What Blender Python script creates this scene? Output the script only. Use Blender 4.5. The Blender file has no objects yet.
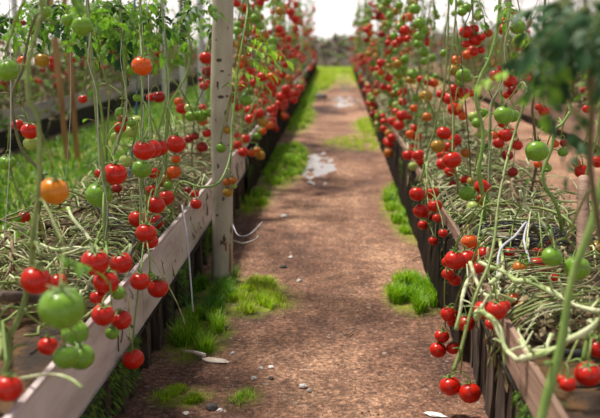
import bpy, math, random
import numpy as np
from mathutils import Vector, Matrix, noise as mnoise

R = random.Random(7)
C = bpy.context.scene.collection
sc = bpy.context.scene
PI = math.pi

# ------------------------------------------------------------------ camera
F = 833.0
PITCH = math.atan(177 / F)
YAW = math.atan(38 / math.hypot(F, 177))
CAM = Vector((0, 0, 1.0))
cd = bpy.data.cameras.new('camera')
cam = bpy.data.objects.new('camera', cd)
C.objects.link(cam)
cam.location = CAM
cam.rotation_euler = (PI / 2 - PITCH, 0, YAW)
cd.sensor_width = 36
cd.lens = 36 * F / 600
cd.clip_end = 300
cd.dof.use_dof = True
cd.dof.focus_distance = 2.55
cd.dof.aperture_fstop = 3.1
sc.camera = cam
RM = cam.rotation_euler.to_matrix()


def W(px, py, z):
    """the point seen at (px, py) at depth z along the camera axis"""
    return CAM + RM @ Vector(((px - 300) / F * z, -(py - 209) / F * z, -z))


# ------------------------------------------------------------------ helpers
def tag(o, label=None, cat=None, group=None, kind=None):
    if label: o['label'] = label
    if cat: o['category'] = cat
    if group: o['group'] = group
    if kind: o['kind'] = kind
    return o


def empty(name, loc=(0, 0, 0)):
    o = bpy.data.objects.new(name, None)
    o.empty_display_size = .05
    C.objects.link(o)
    o.location = loc
    return o


def put(name, me, parent=None, wloc=(0, 0, 0), rot=None, scale=None):
    """link mesh data as an object at world location wloc (parents are never rotated)"""
    o = bpy.data.objects.new(name, me)
    C.objects.link(o)
    loc = Vector(wloc)
    if parent is not None:
        o.parent = parent
        p = parent
        while p is not None:
            loc = loc - Vector(p.location)
            p = p.parent
    o.location = loc
    if rot is not None: o.rotation_euler = rot
    if scale is not None: o.scale = scale
    return o


class MB:
    def __init__(s):
        s.v = []; s.f = []; s.m = []

    def add(s, vs, fs, mi=0):
        b = len(s.v)
        s.v.extend(tuple(v) for v in vs)
        s.f.extend(tuple(b + i for i in f) for f in fs)
        s.m.extend([mi] * len(fs))

    def box(s, lo, hi, mi=0):
        x0, y0, z0 = lo; x1, y1, z1 = hi
        s.add([(x0, y0, z0), (x1, y0, z0), (x1, y1, z0), (x0, y1, z0), (x0, y0, z1), (x1, y0, z1), (x1, y1, z1), (x0, y1, z1)],
              [(0, 3, 2, 1), (4, 5, 6, 7), (0, 1, 5, 4), (1, 2, 6, 5), (2, 3, 7, 6), (3, 0, 4, 7)], mi)

    def tube(s, pts, rad, segs=6, mi=0, sub=3):
        pts = [Vector(p) for p in pts]
        if not hasattr(rad, '__len__'): rad = [rad] * len(pts)
        if sub > 1 and len(pts) > 2:
            P, Q = [], []
            for i in range(len(pts) - 1):
                p0 = pts[max(i - 1, 0)]; p1 = pts[i]; p2 = pts[i + 1]; p3 = pts[min(i + 2, len(pts) - 1)]
                for k in range(sub):
                    t = k / sub
                    P.append(.5 * ((2 * p1) + (p2 - p0) * t + (2 * p0 - 5 * p1 + 4 * p2 - p3) * t * t + (3 * p1 - 3 * p2 + p3 - p0) * t ** 3))
                    Q.append(rad[i] * (1 - t) + rad[i + 1] * t)
            P.append(pts[-1]); Q.append(rad[-1])
            pts, rad = P, Q
        vs, fs = [], []
        t0 = (pts[1] - pts[0]).normalized() if (pts[1] - pts[0]).length > 1e-9 else Vector((0, 0, 1))
        n = t0.orthogonal().normalized()
        for i, p in enumerate(pts):
            a = pts[min(i + 1, len(pts) - 1)] - pts[max(i - 1, 0)]
            if a.length < 1e-9: a = t0
            a.normalize()
            n = n - a * n.dot(a)
            if n.length < 1e-6: n = a.orthogonal()
            n.normalize()
            b = a.cross(n)
            for k in range(segs):
                g = 2 * PI * k / segs
                vs.append(p + (n * math.cos(g) + b * math.sin(g)) * rad[i])
        for i in range(len(pts) - 1):
            for k in range(segs):
                k2 = (k + 1) % segs
                fs.append((i * segs + k, i * segs + k2, (i + 1) * segs + k2, (i + 1) * segs + k))
        fs.append(tuple(reversed(range(segs))))
        L = (len(pts) - 1) * segs
        fs.append(tuple(L + k for k in range(segs)))
        s.add(vs, fs, mi)

    def mesh(s, name, mats, smooth=True, origin=None):
        me = bpy.data.meshes.new(name)
        v = s.v
        if origin is not None:
            ox, oy, oz = origin
            v = [(a - ox, b - oy, c - oz) for a, b, c in v]
        me.from_pydata(v, [], s.f)
        for m in (mats if isinstance(mats, (list, tuple)) else [mats]): me.materials.append(m)
        me.polygons.foreach_set('material_index', s.m)
        if smooth: me.polygons.foreach_set('use_smooth', [True] * len(s.f))
        me.update()
        return me

    def build(s, name, mats, parent=None, smooth=True, origin=None):
        if origin is None:
            o = s.mesh(name, mats, smooth)
            ob = bpy.data.objects.new(name, o); C.objects.link(ob)
            if parent is not None:
                ob.parent = parent
                loc = Vector((0, 0, 0)); p = parent
                while p is not None:
                    loc -= Vector(p.location); p = p.parent
                ob.location = loc
            return ob
        return put(name, s.mesh(name, mats, smooth, origin), parent, origin)


# ------------------------------------------------------------------ materials
def mat(name):
    m = bpy.data.materials.new(name); m.use_nodes = True
    nt = m.node_tree; nt.nodes.clear()
    out = nt.nodes.new('ShaderNodeOutputMaterial')
    return m, nt, out


def noisy(name, cols, scale=8, rough=.6, bump=.0, bscale=40, detail=4, spec=.5, trans=0.0, coat=0.0, sss=0.0, stretch=(1, 1, 1), pos=None, coords='Object'):
    m, nt, out = mat(name)
    N = nt.nodes.new; Lk = nt.links.new
    b = N('ShaderNodeBsdfPrincipled')
    tc = N('ShaderNodeTexCoord'); mp = N('ShaderNodeMapping'); mp.inputs['Scale'].default_value = stretch
    Lk(tc.outputs[coords], mp.inputs[0])
    nz = N('ShaderNodeTexNoise'); nz.inputs['Scale'].default_value = scale; nz.inputs['Detail'].default_value = detail
    nz.inputs['Roughness'].default_value = .65
    Lk(mp.outputs[0], nz.inputs[0])
    cr = N('ShaderNodeValToRGB')
    e = cr.color_ramp.elements
    n = len(cols)
    ps = pos or [(.32 + .36 * i / max(n - 1, 1)) for i in range(n)]
    e[0].position = ps[0]; e[0].color = (*cols[0], 1)
    e[1].position = ps[-1]; e[1].color = (*cols[-1], 1)
    for i in range(1, n - 1):
        x = e.new(ps[i]); x.color = (*cols[i], 1)
    Lk(nz.outputs[0], cr.inputs[0]); Lk(cr.outputs[0], b.inputs['Base Color'])
    b.inputs['Roughness'].default_value = rough
    b.inputs['Specular IOR Level'].default_value = spec
    b.inputs['Coat Weight'].default_value = coat
    b.inputs['Coat Roughness'].default_value = .12
    if sss:
        b.inputs['Subsurface Weight'].default_value = sss
        b.inputs['Subsurface Radius'].default_value = (.01, .004, .002)
        b.inputs['Subsurface Scale'].default_value = 1
    if bump:
        n2 = N('ShaderNodeTexNoise'); n2.inputs['Scale'].default_value = bscale; n2.inputs['Detail'].default_value = 5
        Lk(mp.outputs[0], n2.inputs[0])
        bp = N('ShaderNodeBump'); bp.inputs['Strength'].default_value = bump; bp.inputs['Distance'].default_value = .01
        Lk(n2.outputs[0], bp.inputs['Height']); Lk(bp.outputs[0], b.inputs['Normal'])
    if trans:
        tr = N('ShaderNodeBsdfTranslucent'); Lk(cr.outputs[0], tr.inputs[0])
        mx = N('ShaderNodeMixShader'); mx.inputs[0].default_value = trans
        Lk(b.outputs[0], mx.inputs[1]); Lk(tr.outputs[0], mx.inputs[2]); Lk(mx.outputs[0], out.inputs[0])
    else:
        Lk(b.outputs[0], out.inputs[0])
    return m


M = {}
TC = dict(
    R=[(.42, .008, .003), (.60, .022, .006)],
    D=[(.20, .006, .005), (.34, .014, .006)],
    O=[(.58, .050, .004), (.62, .13, .010)],
    B=[(.52, .06, .006), (.36, .20, .02)],
    L=[(.30, .23, .02), (.42, .14, .012)],
    G=[(.11, .25, .016), (.20, .36, .035)],
    P=[(.28, .37, .07), (.38, .46, .12)],
    Y=[(.62, .26, .012), (.64, .15, .008)],
)
for k, c in TC.items():
    M['t' + k] = noisy('tomato_skin_' + k, c, scale=22, rough=.30, coat=.0, spec=.36, pos=[.4, .62], detail=1)
M['calyx'] = noisy('calyx_green', [(.06, .13, .02), (.16, .24, .05)], 60, .6)
M['stem'] = noisy('stem_green', [(.10, .15, .025), (.21, .27, .07), (.15, .16, .045)], 14, .55, bump=.3)
M['stem_light'] = noisy('stem_fresh_green', [(.12, .22, .03), (.24, .35, .08)], 14, .5, bump=.2)
M['stem_dark'] = noisy('stem_brown_green', [(.06, .055, .025), (.14, .13, .05), (.09, .07, .04)], 18, .6, bump=.3)
M['stem_pale'] = noisy('stem_pale', [(.08, .11, .03), (.30, .40, .13), (.56, .60, .36), (.13, .11, .05)], 10, .6, bump=.3, coords='Object')
M['dry'] = noisy('dry_stem', [(.05, .03, .016), (.26, .18, .10), (.13, .08, .04)], 12, .8, bump=.3)
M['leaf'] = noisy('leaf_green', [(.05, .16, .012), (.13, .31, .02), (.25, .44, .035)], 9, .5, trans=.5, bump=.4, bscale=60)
M['leaf_lit'] = noisy('leaf_sunlit_yellow_green', [(.26, .50, .03), (.38, .62, .06)], 9, .5, trans=.45)  # yellow-green leaves with sunlight put into the colour
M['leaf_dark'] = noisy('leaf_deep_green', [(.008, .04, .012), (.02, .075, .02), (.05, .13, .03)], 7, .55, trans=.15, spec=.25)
M['leaf_dry'] = noisy('leaf_dry', [(.16, .10, .05), (.42, .34, .2)], 20, .8, trans=.2)
M['twine'] = noisy('twine', [(.5, .5, .46), (.62, .62, .6)], 30, .8)
M['twine_blue'] = noisy('twine_blue', [(.02, .10, .22), (.03, .16, .30)], 30, .8)
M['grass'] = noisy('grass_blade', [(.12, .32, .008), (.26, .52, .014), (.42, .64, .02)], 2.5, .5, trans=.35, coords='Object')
M['grass_lit'] = noisy('grass_blade_sunlit_yellow', [(.34, .58, .012), (.52, .72, .02), (.66, .70, .06)], 3, .5, trans=.5)  # yellow-green blades; sunlight by the post is put into the colour
M['grass_deep'] = noisy('grass_blade_shaded_deep', [(.035, .13, .007), (.08, .23, .010), (.14, .30, .016)], 2.0, .5, trans=.35)  # deep green blades; shade beside the left bed is put into the colour
M['grass_straw'] = noisy('grass_blade_straw', [(.30, .27, .06), (.42, .36, .12)], 3, .6, trans=.3)
M['soil'] = noisy('bed_soil', [(.010, .006, .004), (.035, .018, .008), (.10, .045, .012), (.03, .045, .01)], 9, .9, bump=1, bscale=50)
M['film'] = noisy('white_bed_board', [(.22, .18, .16), (.50, .44, .42), (.66, .60, .58)], 5, .45, bump=.15, stretch=(1, .6, 3), detail=6, pos=[.22, .42, .62])
M['lath'] = noisy('pale_lath', [(.30, .23, .22), (.62, .52, .52)], 6, .5, stretch=(1, .3, 1))
M['wood_r'] = noisy('worn_board', [(.08, .045, .03), (.26, .16, .115), (.40, .27, .20)], 4, .75, bump=.5, bscale=30, stretch=(1, .4, 4), detail=6, pos=[.25, .5, .7])
M['wood_g'] = noisy('greyish_board', [(.10, .08, .08), (.30, .26, .27), (.42, .38, .39)], 1.5, .7, stretch=(1, .6, 2))
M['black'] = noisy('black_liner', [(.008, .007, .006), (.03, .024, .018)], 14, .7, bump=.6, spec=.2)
M['sheet'] = noisy('dark_sheet', [(.004, .003, .003), (.016, .011, .008), (.045, .03, .022)], 7, 1.0, bump=.8, stretch=(1, 2.5, .6), bscale=14, spec=.08)
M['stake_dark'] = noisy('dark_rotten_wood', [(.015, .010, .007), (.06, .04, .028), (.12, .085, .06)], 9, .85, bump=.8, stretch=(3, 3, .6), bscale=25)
M['stake'] = noisy('brown_pole', [(.22, .10, .035), (.38, .20, .08), (.46, .28, .13)], 7, .7, bump=.4, stretch=(3, 3, .4))
M['moss'] = noisy('moss', [(.03, .09, .01), (.10, .22, .02), (.2, .33, .03)], 20, .9, bump=1, bscale=80)
M['hose'] = noisy('black_hose', [(.012, .013, .018), (.04, .045, .06)], 20, .35)
M['wire'] = noisy('pale_wire', [(.35, .36, .42), (.55, .55, .6)], 20, .45)
M['post'] = noisy('limewashed_post', [(.20, .155, .10), (.38, .335, .26), (.50, .455, .375)], 5, .7, bump=.35, bscale=30, stretch=(2, 2, .8), detail=6, pos=[.2, .42, .65])
M['knot'] = noisy('dark_knot', [(.05, .035, .025), (.12, .08, .055)], 20, .9)
M['crack'] = noisy('brown_crack', [(.14, .06, .03), (.32, .16, .08)], 20, .9)
M['metal'] = noisy('galvanised', [(.42, .44, .46), (.62, .63, .64)], 8, .5)
M['stone'] = noisy('stone', [(.30, .28, .26), (.6, .58, .56)], 20, .8, bump=.5)
M['stone_white'] = noisy('pale_stone', [(.6, .58, .55), (.82, .8, .78)], 20, .7)
M['stone_dark'] = noisy('dark_stone', [(.03, .028, .03), (.10, .09, .09)], 20, .7)
M['grit1'] = noisy('grit_red', [(.24, .13, .09), (.42, .26, .19)], 6, .85)
M['grit2'] = noisy('grit_dark', [(.07, .045, .035), (.15, .10, .08)], 6, .85)
M['grit3'] = noisy('grit_pale', [(.36, .29, .25), (.56, .48, .43)], 6, .85)
M['bark'] = noisy('pale_wood', [(.50, .38, .28), (.82, .74, .66)], 14, .7, bump=.5)
M['debris'] = noisy('dry_heap', [(.03, .024, .018), (.10, .08, .062), (.19, .155, .125)], 3.5, .95, bump=1, bscale=12, detail=8)
M['glare_ground'] = noisy('outside_glare_ground', [(.5, .45, .38), (.68, .63, .56)], .5, .9)  # bright glare behind the film put into the outside ground colour
M['skirt'] = noisy('wall_skirt', [(.08, .055, .045), (.26, .20, .17)], 1.5, .8)

# film walls: thin milky plastic that lets the daylight in
m, nt, out = mat('greenhouse_film')
N = nt.nodes.new; Lk = nt.links.new
d = N('ShaderNodeBsdfDiffuse'); d.inputs[0].default_value = (.85, .82, .82, 1)
t = N('ShaderNodeBsdfTranslucent'); t.inputs[0].default_value = (.93, .90, .90, 1)
tp = N('ShaderNodeBsdfTransparent'); tp.inputs[0].default_value = (.97, .96, .96, 1)
m1 = N('ShaderNodeMixShader'); m1.inputs[0].default_value = .75
m2 = N('ShaderNodeMixShader'); m2.inputs[0].default_value = .72
Lk(d.outputs[0], m1.inputs[1]); Lk(t.outputs[0], m1.inputs[2])
Lk(m1.outputs[0], m2.inputs[1]); Lk(tp.outputs[0], m2.inputs[2]); Lk(m2.outputs[0], out.inputs[0])
M['wallfilm'] = m

# puddle
m, nt, out = mat('puddle_water')
b = nt.nodes.new('ShaderNodeBsdfPrincipled')
b.inputs['Base Color'].default_value = (.22, .19, .18, 1); b.inputs['Roughness'].default_value = .05
b.inputs['Specular IOR Level'].default_value = 1.0; b.inputs['IOR'].default_value = 1.5
n2 = nt.nodes.new('ShaderNodeTexNoise'); n2.inputs['Scale'].default_value = 9
tcn = nt.nodes.new('ShaderNodeTexCoord'); nt.links.new(tcn.outputs['Object'], n2.inputs[0])
bp = nt.nodes.new('ShaderNodeBump'); bp.inputs['Strength'].default_value = .12; bp.inputs['Distance'].default_value = .02
nt.links.new(n2.outputs[0], bp.inputs['Height']); nt.links.new(bp.outputs[0], b.inputs['Normal'])
nt.links.new(b.outputs[0], out.inputs[0])
M['puddle'] = m

# ------------------------------------------------------------------ ground
def gp(px, py):
    d = W(px, py, 1) - CAM
    k = -CAM.z / d.z
    return CAM + d * k


# grass/moss patches: (px, py, half width px, half depth px) -> ellipses on the ground
LIT, MID, DEEP = 'grass_lit', 'grass', 'grass_deep'
PATCH = []


def patch(px, py, wx, wy, n, h, m, label, dens=1.0):
    c = gp(px, py); a = gp(px + wx, py); b0 = gp(px, py + wy); b1 = gp(px, py - wy)
    rx = abs(a.x - c.x); ry = (b1.y - b0.y) / 2
    PATCH.append(((b0.x + b1.x) / 2, (b0.y + b1.y) / 2, rx, ry, n, h, m, label, dens))


patch(253, 298, 30, 17, 2600, .040, LIT, 'yellow-green grass coloured as sunlit at the foot of the white post, path side')
patch(214, 297, 22, 26, 2600, .055, DEEP, 'deep green grass coloured as shaded under the left bed beside the post')
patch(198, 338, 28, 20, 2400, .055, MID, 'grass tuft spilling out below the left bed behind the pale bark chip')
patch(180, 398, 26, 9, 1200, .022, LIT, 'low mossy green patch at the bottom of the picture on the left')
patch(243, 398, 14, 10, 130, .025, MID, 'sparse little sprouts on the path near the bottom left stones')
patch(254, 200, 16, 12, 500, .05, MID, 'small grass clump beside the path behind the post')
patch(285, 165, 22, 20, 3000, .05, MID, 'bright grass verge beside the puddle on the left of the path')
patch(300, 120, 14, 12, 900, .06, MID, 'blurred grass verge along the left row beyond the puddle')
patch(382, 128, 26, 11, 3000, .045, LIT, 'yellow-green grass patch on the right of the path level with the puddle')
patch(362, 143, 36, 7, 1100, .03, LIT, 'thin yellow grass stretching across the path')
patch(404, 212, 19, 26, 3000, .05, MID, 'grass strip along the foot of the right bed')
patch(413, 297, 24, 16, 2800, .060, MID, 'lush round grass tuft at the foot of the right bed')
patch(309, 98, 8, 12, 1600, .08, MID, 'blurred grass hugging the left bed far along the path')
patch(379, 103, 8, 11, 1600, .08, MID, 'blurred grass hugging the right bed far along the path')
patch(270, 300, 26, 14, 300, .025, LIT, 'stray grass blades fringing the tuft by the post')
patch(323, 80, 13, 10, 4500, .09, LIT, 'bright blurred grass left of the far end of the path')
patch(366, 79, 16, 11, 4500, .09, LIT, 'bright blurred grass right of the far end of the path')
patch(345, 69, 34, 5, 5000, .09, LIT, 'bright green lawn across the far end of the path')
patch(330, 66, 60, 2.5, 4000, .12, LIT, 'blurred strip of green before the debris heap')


def moss_at(x, y):
    v = 0
    for (cx, cy, rx, ry, n, h, m_, l, dn) in PATCH:
        q = ((x - cx) / (rx * 1.05)) ** 2 + ((y - cy) / (ry * 1.05)) ** 2
        if q < 1.6: v = max(v, min(1, (1.6 - q) * 1.2) * (.35 if n < 400 or 'thin' in l else .85))
    if -2.65 < x < -1.05: v = max(v, .8)
    if y > 15 and abs(x) < 3: v = max(v, min(1, (y - 15) / 4))
    return v


def gz(x, y):
    v = mnoise.noise(Vector((x * 3, y * 3, 0))) * .010 + mnoise.noise(Vector((x * 11, y * 11, 5))) * .004
    # ruts and hollow of the puddle
    for (cx, cy, rx, ry) in PUD:
        q = ((x - cx) / rx) ** 2 + ((y - cy) / ry) ** 2
        if q < 1.9: v += -.016 * min(1, (1.9 - q)) + .030 * mnoise.noise(Vector((x * 13, y * 6, 7))) + .016 * mnoise.noise(Vector((x * 31, y * 13, 7)))
    return v


def pud(px, py, wx, wy):
    c = gp(px, py); a = gp(px + wx, py); b0 = gp(px, py + wy); b1 = gp(px, py - wy)
    return (c.x, (b0.y + b1.y) / 2, abs(a.x - c.x), (b1.y - b0.y) / 2)


PUD = [pud(318, 166, 14, 13), pud(345, 101, 16, 5), pud(347, 87, 8, 3)]

xs = np.concatenate([np.arange(-5.2, -1.2, .2), np.arange(-1.2, 1.2, .035), np.arange(1.2, 5.3, .2)])
ys = np.concatenate([np.arange(-2, 1.4, .2), np.arange(1.4, 8, .035), np.arange(8, 16, .09), np.arange(16, 28.5, .3)])
nx, ny = len(xs), len(ys)
gv, ga = [], []
for y in ys:
    for x in xs:
        gv.append((x, y, gz(x, y)))
        ga.append(moss_at(x, y))
gf = [(j * nx + i, j * nx + i + 1, (j + 1) * nx + i + 1, (j + 1) * nx + i) for j in range(ny - 1) for i in range(nx - 1)]
me = bpy.data.meshes.new('floor'); me.from_pydata(gv, [], gf)
at = me.attributes.new('moss', 'FLOAT', 'POINT'); at.data.foreach_set('value', ga)
me.polygons.foreach_set('use_smooth', [True] * len(gf))

m, nt, out = mat('trodden_earth')
N = nt.nodes.new; Lk = nt.links.new
b = N('ShaderNodeBsdfPrincipled'); b.inputs['Roughness'].default_value = .85; b.inputs['Specular IOR Level'].default_value = .35
tc = N('ShaderNodeTexCoord')


def nz(scale, detail=4, rough=.6, stretch=None):
    n = N('ShaderNodeTexNoise'); n.inputs['Scale'].default_value = scale; n.inputs['Detail'].default_value = detail; n.inputs['Roughness'].default_value = rough
    if stretch:
        mp = N('ShaderNodeMapping'); mp.inputs['Scale'].default_value = stretch; Lk(tc.outputs['Object'], mp.inputs[0]); Lk(mp.outputs[0], n.inputs[0])
    else: Lk(tc.outputs['Object'], n.inputs[0])
    return n


def ramp(src, stops):
    r = N('ShaderNodeValToRGB'); e = r.color_ramp.elements
    e[0].position, e[0].color = stops[0][0], (*stops[0][1], 1)
    e[1].position, e[1].color = stops[-1][0], (*stops[-1][1], 1)
    for p, c in stops[1:-1]:
        x = e.new(p); x.color = (*c, 1)
    Lk(src, r.inputs[0]); return r


def mix(a, b_, f, mode='MIX'):
    x = N('ShaderNodeMix'); x.data_type = 'RGBA'; x.blend_type = mode
    if isinstance(f, float): x.inputs[0].default_value = f
    else: Lk(f, x.inputs[0])
    Lk(a, x.inputs[6]); Lk(b_, x.inputs[7]); return x.outputs[2]


big = ramp(nz(1.3, 3, .6, (1, .6, 1)).outputs[0], [(.34, (.085, .046, .038)), (.47, (.27, .150, .098)), (.62, (.48, .30, .195))])
fine = ramp(nz(70, 5, .8).outputs[0], [(.34, (.16, .13, .13)), (.5, (.85, .80, .78)), (.66, (2.3, 2.2, 2.2))])
c1 = mix(big.outputs[0], fine.outputs[0], .85, 'MULTIPLY')
mid = ramp(nz(13, 4, .7).outputs[0], [(.36, (.40, .34, .36)), (.6, (1.15, 1.12, 1.1))])
c1 = mix(c1, mid.outputs[0], .7, 'MULTIPLY')
vo = N('ShaderNodeTexVoronoi'); vo.inputs['Scale'].default_value = 95; Lk(tc.outputs['Object'], vo.inputs[0])
gr = ramp(vo.outputs['Color'], [(.86, (0, 0, 0)), (.97, (.8, .8, .8))])
pale = N('ShaderNodeRGB'); pale.outputs[0].default_value = (.55, .44, .38, 1)
c1 = mix(c1, pale.outputs[0], gr.outputs[0])
an = N('ShaderNodeAttribute'); an.attribute_name = 'moss'
mossc = ramp(nz(9, 5, .7).outputs[0], [(.35, (.08, .11, .015)), (.5, (.25, .34, .02)), (.66, (.42, .48, .05))])
mm = N('ShaderNodeMath'); mm.operation = 'MULTIPLY'
mn = ramp(nz(16, 4, .7).outputs[0], [(.35, (.25, .25, .25)), (.55, (1, 1, 1))])
Lk(an.outputs['Fac'], mm.inputs[0]); Lk(mn.outputs[0], mm.inputs[1])
c1 = mix(c1, mossc.outputs[0], mm.outputs[0])
Lk(c1, b.inputs['Base Color'])
hb = nz(110, 5, .8); hb2 = nz(28, 4, .7)
ad = N('ShaderNodeMath'); ad.operation = 'MULTIPLY_ADD'; ad.inputs[1].default_value = 1.6
Lk(hb2.outputs[0], ad.inputs[0]); Lk(hb.outputs[0], ad.inputs[2])
bp = N('ShaderNodeBump'); bp.inputs['Strength'].default_value = .8; bp.inputs['Distance'].default_value = .012
Lk(ad.outputs[0], bp.inputs['Height']); Lk(bp.outputs[0], b.inputs['Normal'])
Lk(b.outputs[0], out.inputs[0])
me.materials.append(m)
fo = bpy.data.objects.new('floor', me); C.objects.link(fo); tag(fo, kind='structure')

mb = MB(); mb.add([(-60, -20, -.06), (60, -20, -.06), (60, 80, -.06), (-60, 80, -.06)], [(0, 1, 2, 3)])
tag(mb.build('ground_outside', M['glare_ground']), kind='structure')

for (cx, cy, rx, ry), lb in zip(PUD, ['irregular bright rain puddle on the path beside the left grass verge', 'long blurred wet patch on the distant middle of the path', 'small farthest wet patch near the far lawn']):
    mb = MB(); n = 40
    vs = [(cx, cy, -.013)]
    for k in range(n):
        a = 2 * PI * k / n
        r = 1.0 + .28 * mnoise.noise(Vector((math.cos(a) * 2 + cx * 9, math.sin(a) * 2, cy)))
        vs.append((cx + rx * r * 1.35 * math.cos(a), cy + ry * r * 1.35 * math.sin(a), -.013))
    mb.add(vs, [(0, 1 + k, 1 + (k + 1) % n) for k in range(n)])
    tag(mb.build('puddle', M['puddle']), lb, 'puddle')


GM = {LIT: [M['grass_lit'], M['grass'], M['grass_straw']], MID: [M['grass'], M['grass_lit'], M['grass_deep']], DEEP: [M['grass_deep'], M['grass'], M['grass_deep']]}


def blades(mb, fn, n, h, w):
    for _ in range(n):
        x, y = fn()
        z = gz(x, y) - .004
        a = R.uniform(0, 2 * PI); l = R.uniform(.2, .9) * h; hh = h * R.uniform(.5, 1.15)
        ww = w * R.uniform(.6, 1.3)
        dx, dy = math.cos(a), math.sin(a)
        px, py = -dy * ww, dx * ww
        mb.add([(x - px, y - py, z), (x + px, y + py, z), (x + dx * l * .35 + px * .8, y + dy * l * .35 + py * .8, z + hh * .6),
                (x + dx * l * .35 - px * .8, y + dy * l * .35 - py * .8, z + hh * .6), (x + dx * l, y + dy * l, z + hh)],
               [(0, 1, 2, 3), (3, 2, 4)], R.choice([0, 0, 0, 1, 2]))


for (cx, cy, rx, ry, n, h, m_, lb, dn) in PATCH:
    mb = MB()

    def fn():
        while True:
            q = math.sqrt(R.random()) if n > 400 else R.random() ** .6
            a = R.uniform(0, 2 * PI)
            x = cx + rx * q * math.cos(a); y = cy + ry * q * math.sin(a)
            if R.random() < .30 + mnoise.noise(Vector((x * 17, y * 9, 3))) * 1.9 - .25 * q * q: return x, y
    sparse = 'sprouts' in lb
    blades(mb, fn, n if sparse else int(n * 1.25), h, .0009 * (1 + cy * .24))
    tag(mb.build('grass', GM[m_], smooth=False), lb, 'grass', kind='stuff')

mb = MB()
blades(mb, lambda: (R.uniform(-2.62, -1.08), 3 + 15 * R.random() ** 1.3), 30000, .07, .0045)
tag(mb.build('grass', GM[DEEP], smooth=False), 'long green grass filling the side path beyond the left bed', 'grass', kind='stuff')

# loose grit on the path
mb = MB()
for k in range(12000):
    y = 1.9 + 6.5 * R.random() ** 1.6
    x = R.uniform(-.62, .5)
    s = R.uniform(.0009, .0026) * (1.8 if R.random() < .05 else 1)
    z = gz(x, y) + s * .3
    a = R.uniform(0, PI)
    ca, sa = math.cos(a) * s, math.sin(a) * s
    mb.add([(x + ca, y + sa, z), (x - sa * .8, y + ca * .8, z), (x - ca, y - sa, z), (x + sa * .8, y - ca * .8, z), (x, y, z + s * .8), (x, y, z - s)],
           [(0, 1, 4), (1, 2, 4), (2, 3, 4), (3, 0, 4), (1, 0, 5), (2, 1, 5), (3, 2, 5), (0, 3, 5)], R.choice([0, 0, 0, 1, 1, 1, 1, 2, 0, 1]))
tag(mb.build('gravel', [M['grit1'], M['grit2'], M['grit3']], smooth=False), 'fine loose grit strewn over the reddish earth path', 'gravel', kind='stuff')


def rock(name, px, py, r, m_, label, flat=.6, stretch=(1, 1), rotz=0):
    c = gp(px, py)
    mb = MB(); vs, fs = [], []
    nu, nv = 10, 7
    sd = R.uniform(0, 50)
    for j in range(nv + 1):
        th = PI * j / nv
        for i in range(nu):
            ph = 2 * PI * i / nu
            v = Vector((math.sin(th) * math.cos(ph), math.sin(th) * math.sin(ph), math.cos(th)))
            q = 1 + .45 * mnoise.noise(v * 1.6 + Vector((sd, 0, 0)))
            v = Vector((v.x * stretch[0], v.y * stretch[1], v.z * flat)) * q * r
            v.rotate(Matrix.Rotation(rotz, 3, 'Z'))
            vs.append((c.x + v.x, c.y + v.y, r * flat * .55 + v.z))
    for j in range(nv):
        for i in range(nu):
            i2 = (i + 1) % nu
            fs.append((j * nu + i, (j + 1) * nu + i, (j + 1) * nu + i2, j * nu + i2))
    mb.add(vs, fs)
    return tag(mb.build(name, m_, smooth=False, origin=(c.x, c.y, 0)), label, name.split('_')[-1])


rock('stone', 303, 387, .011, M['stone_white'], 'small whitish stone on the path, lower middle of the picture')
rock('stone', 309, 391, .007, M['stone'], 'tiny grey stone touching the whitish stone from the right')
rock('stone', 233, 354, .008, M['stone'], 'grey pebble on the path just right of the bark chip')
rock('stone', 271, 368, .009, M['stone_white'], 'small whitish pebble on the dark earth right of the bark chip')
rock('stone', 261, 369, .008, M['stone'], 'small grey pebble just left of the whitish pebble')
rock('stone', 271, 379, .008, M['stone_dark'], 'dark pebble below the whitish pebble')
rock('stone', 254, 379, .009, M['stone'], 'flat grey pebble on dark earth near the bottom of the path')
rock('stone', 212, 409, .016, M['stone_dark'], 'dark round stone beside the mossy patch at the bottom')
rock('stone', 220, 411, .008, M['stone_white'], 'tiny white pebble right of the dark round stone')
rock('stone', 186, 414, .011, M['stone_white'], 'whitish flat pebble at the bottom edge left of the dark stone', .3)
rock('stone', 283, 267, .016, M['stone_dark'], 'dark clod lying on the path right of the post foot', .4)
rock('stone', 291, 258, .010, M['stone_white'], 'pale pebble up the path from the dark clod')
rock('stone', 299, 281, .010, M['stone'], 'grey pebble right of the bright grass')
rock('stone', 320, 98, .085, M['stone_dark'], 'blurred grey rock lying left of the distant wet patch', .5, (1.3, 1))
rock('litter', 284, 216, .018, M['stone_white'], 'white scrap lying on the path behind the post', .3, (1, 1.6))
rock('bark_chip', 215, 361, .020, M['bark'], 'pale split bark chip lying on the earth below the left bed', .28, (2.2, .8), -.35)
rock('litter', 435, 415, .020, M['stone_white'], 'white flat scrap at the bottom edge on the right of the path', .15, (1.4, .6), -.4)
# the thin pointed end of the bark chip
c0, c1_ = gp(205, 359), gp(180, 353)
mb = MB(); mb.tube([c0 + Vector((0, 0, .012)), (c0 + c1_) / 2 + Vector((0, 0, .014)), c1_ + Vector((0, 0, .008))], [.008, .006, .002], 6)
bc = [o for o in C.objects if o.name == 'bark_chip'][0]
mb.build('splinter', M['bark'], bc)
# twigs
for (p, lb) in [([(343, 335), (348, 337), (353, 333)], 'short dark twig on the middle of the path'),
                ([(412, 262), (420, 258), (424, 263)], 'thin pale twig beside the right grass tuft'),
                ([(247, 212), (242, 216), (239, 222)], 'thin twig lying behind the post')]:
    mb = MB(); mb.tube([gp(*q) + Vector((0, 0, .008)) for q in p], .003, 5)
    tag(mb.build('twig', M['dry']), lb, 'twig')

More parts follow.
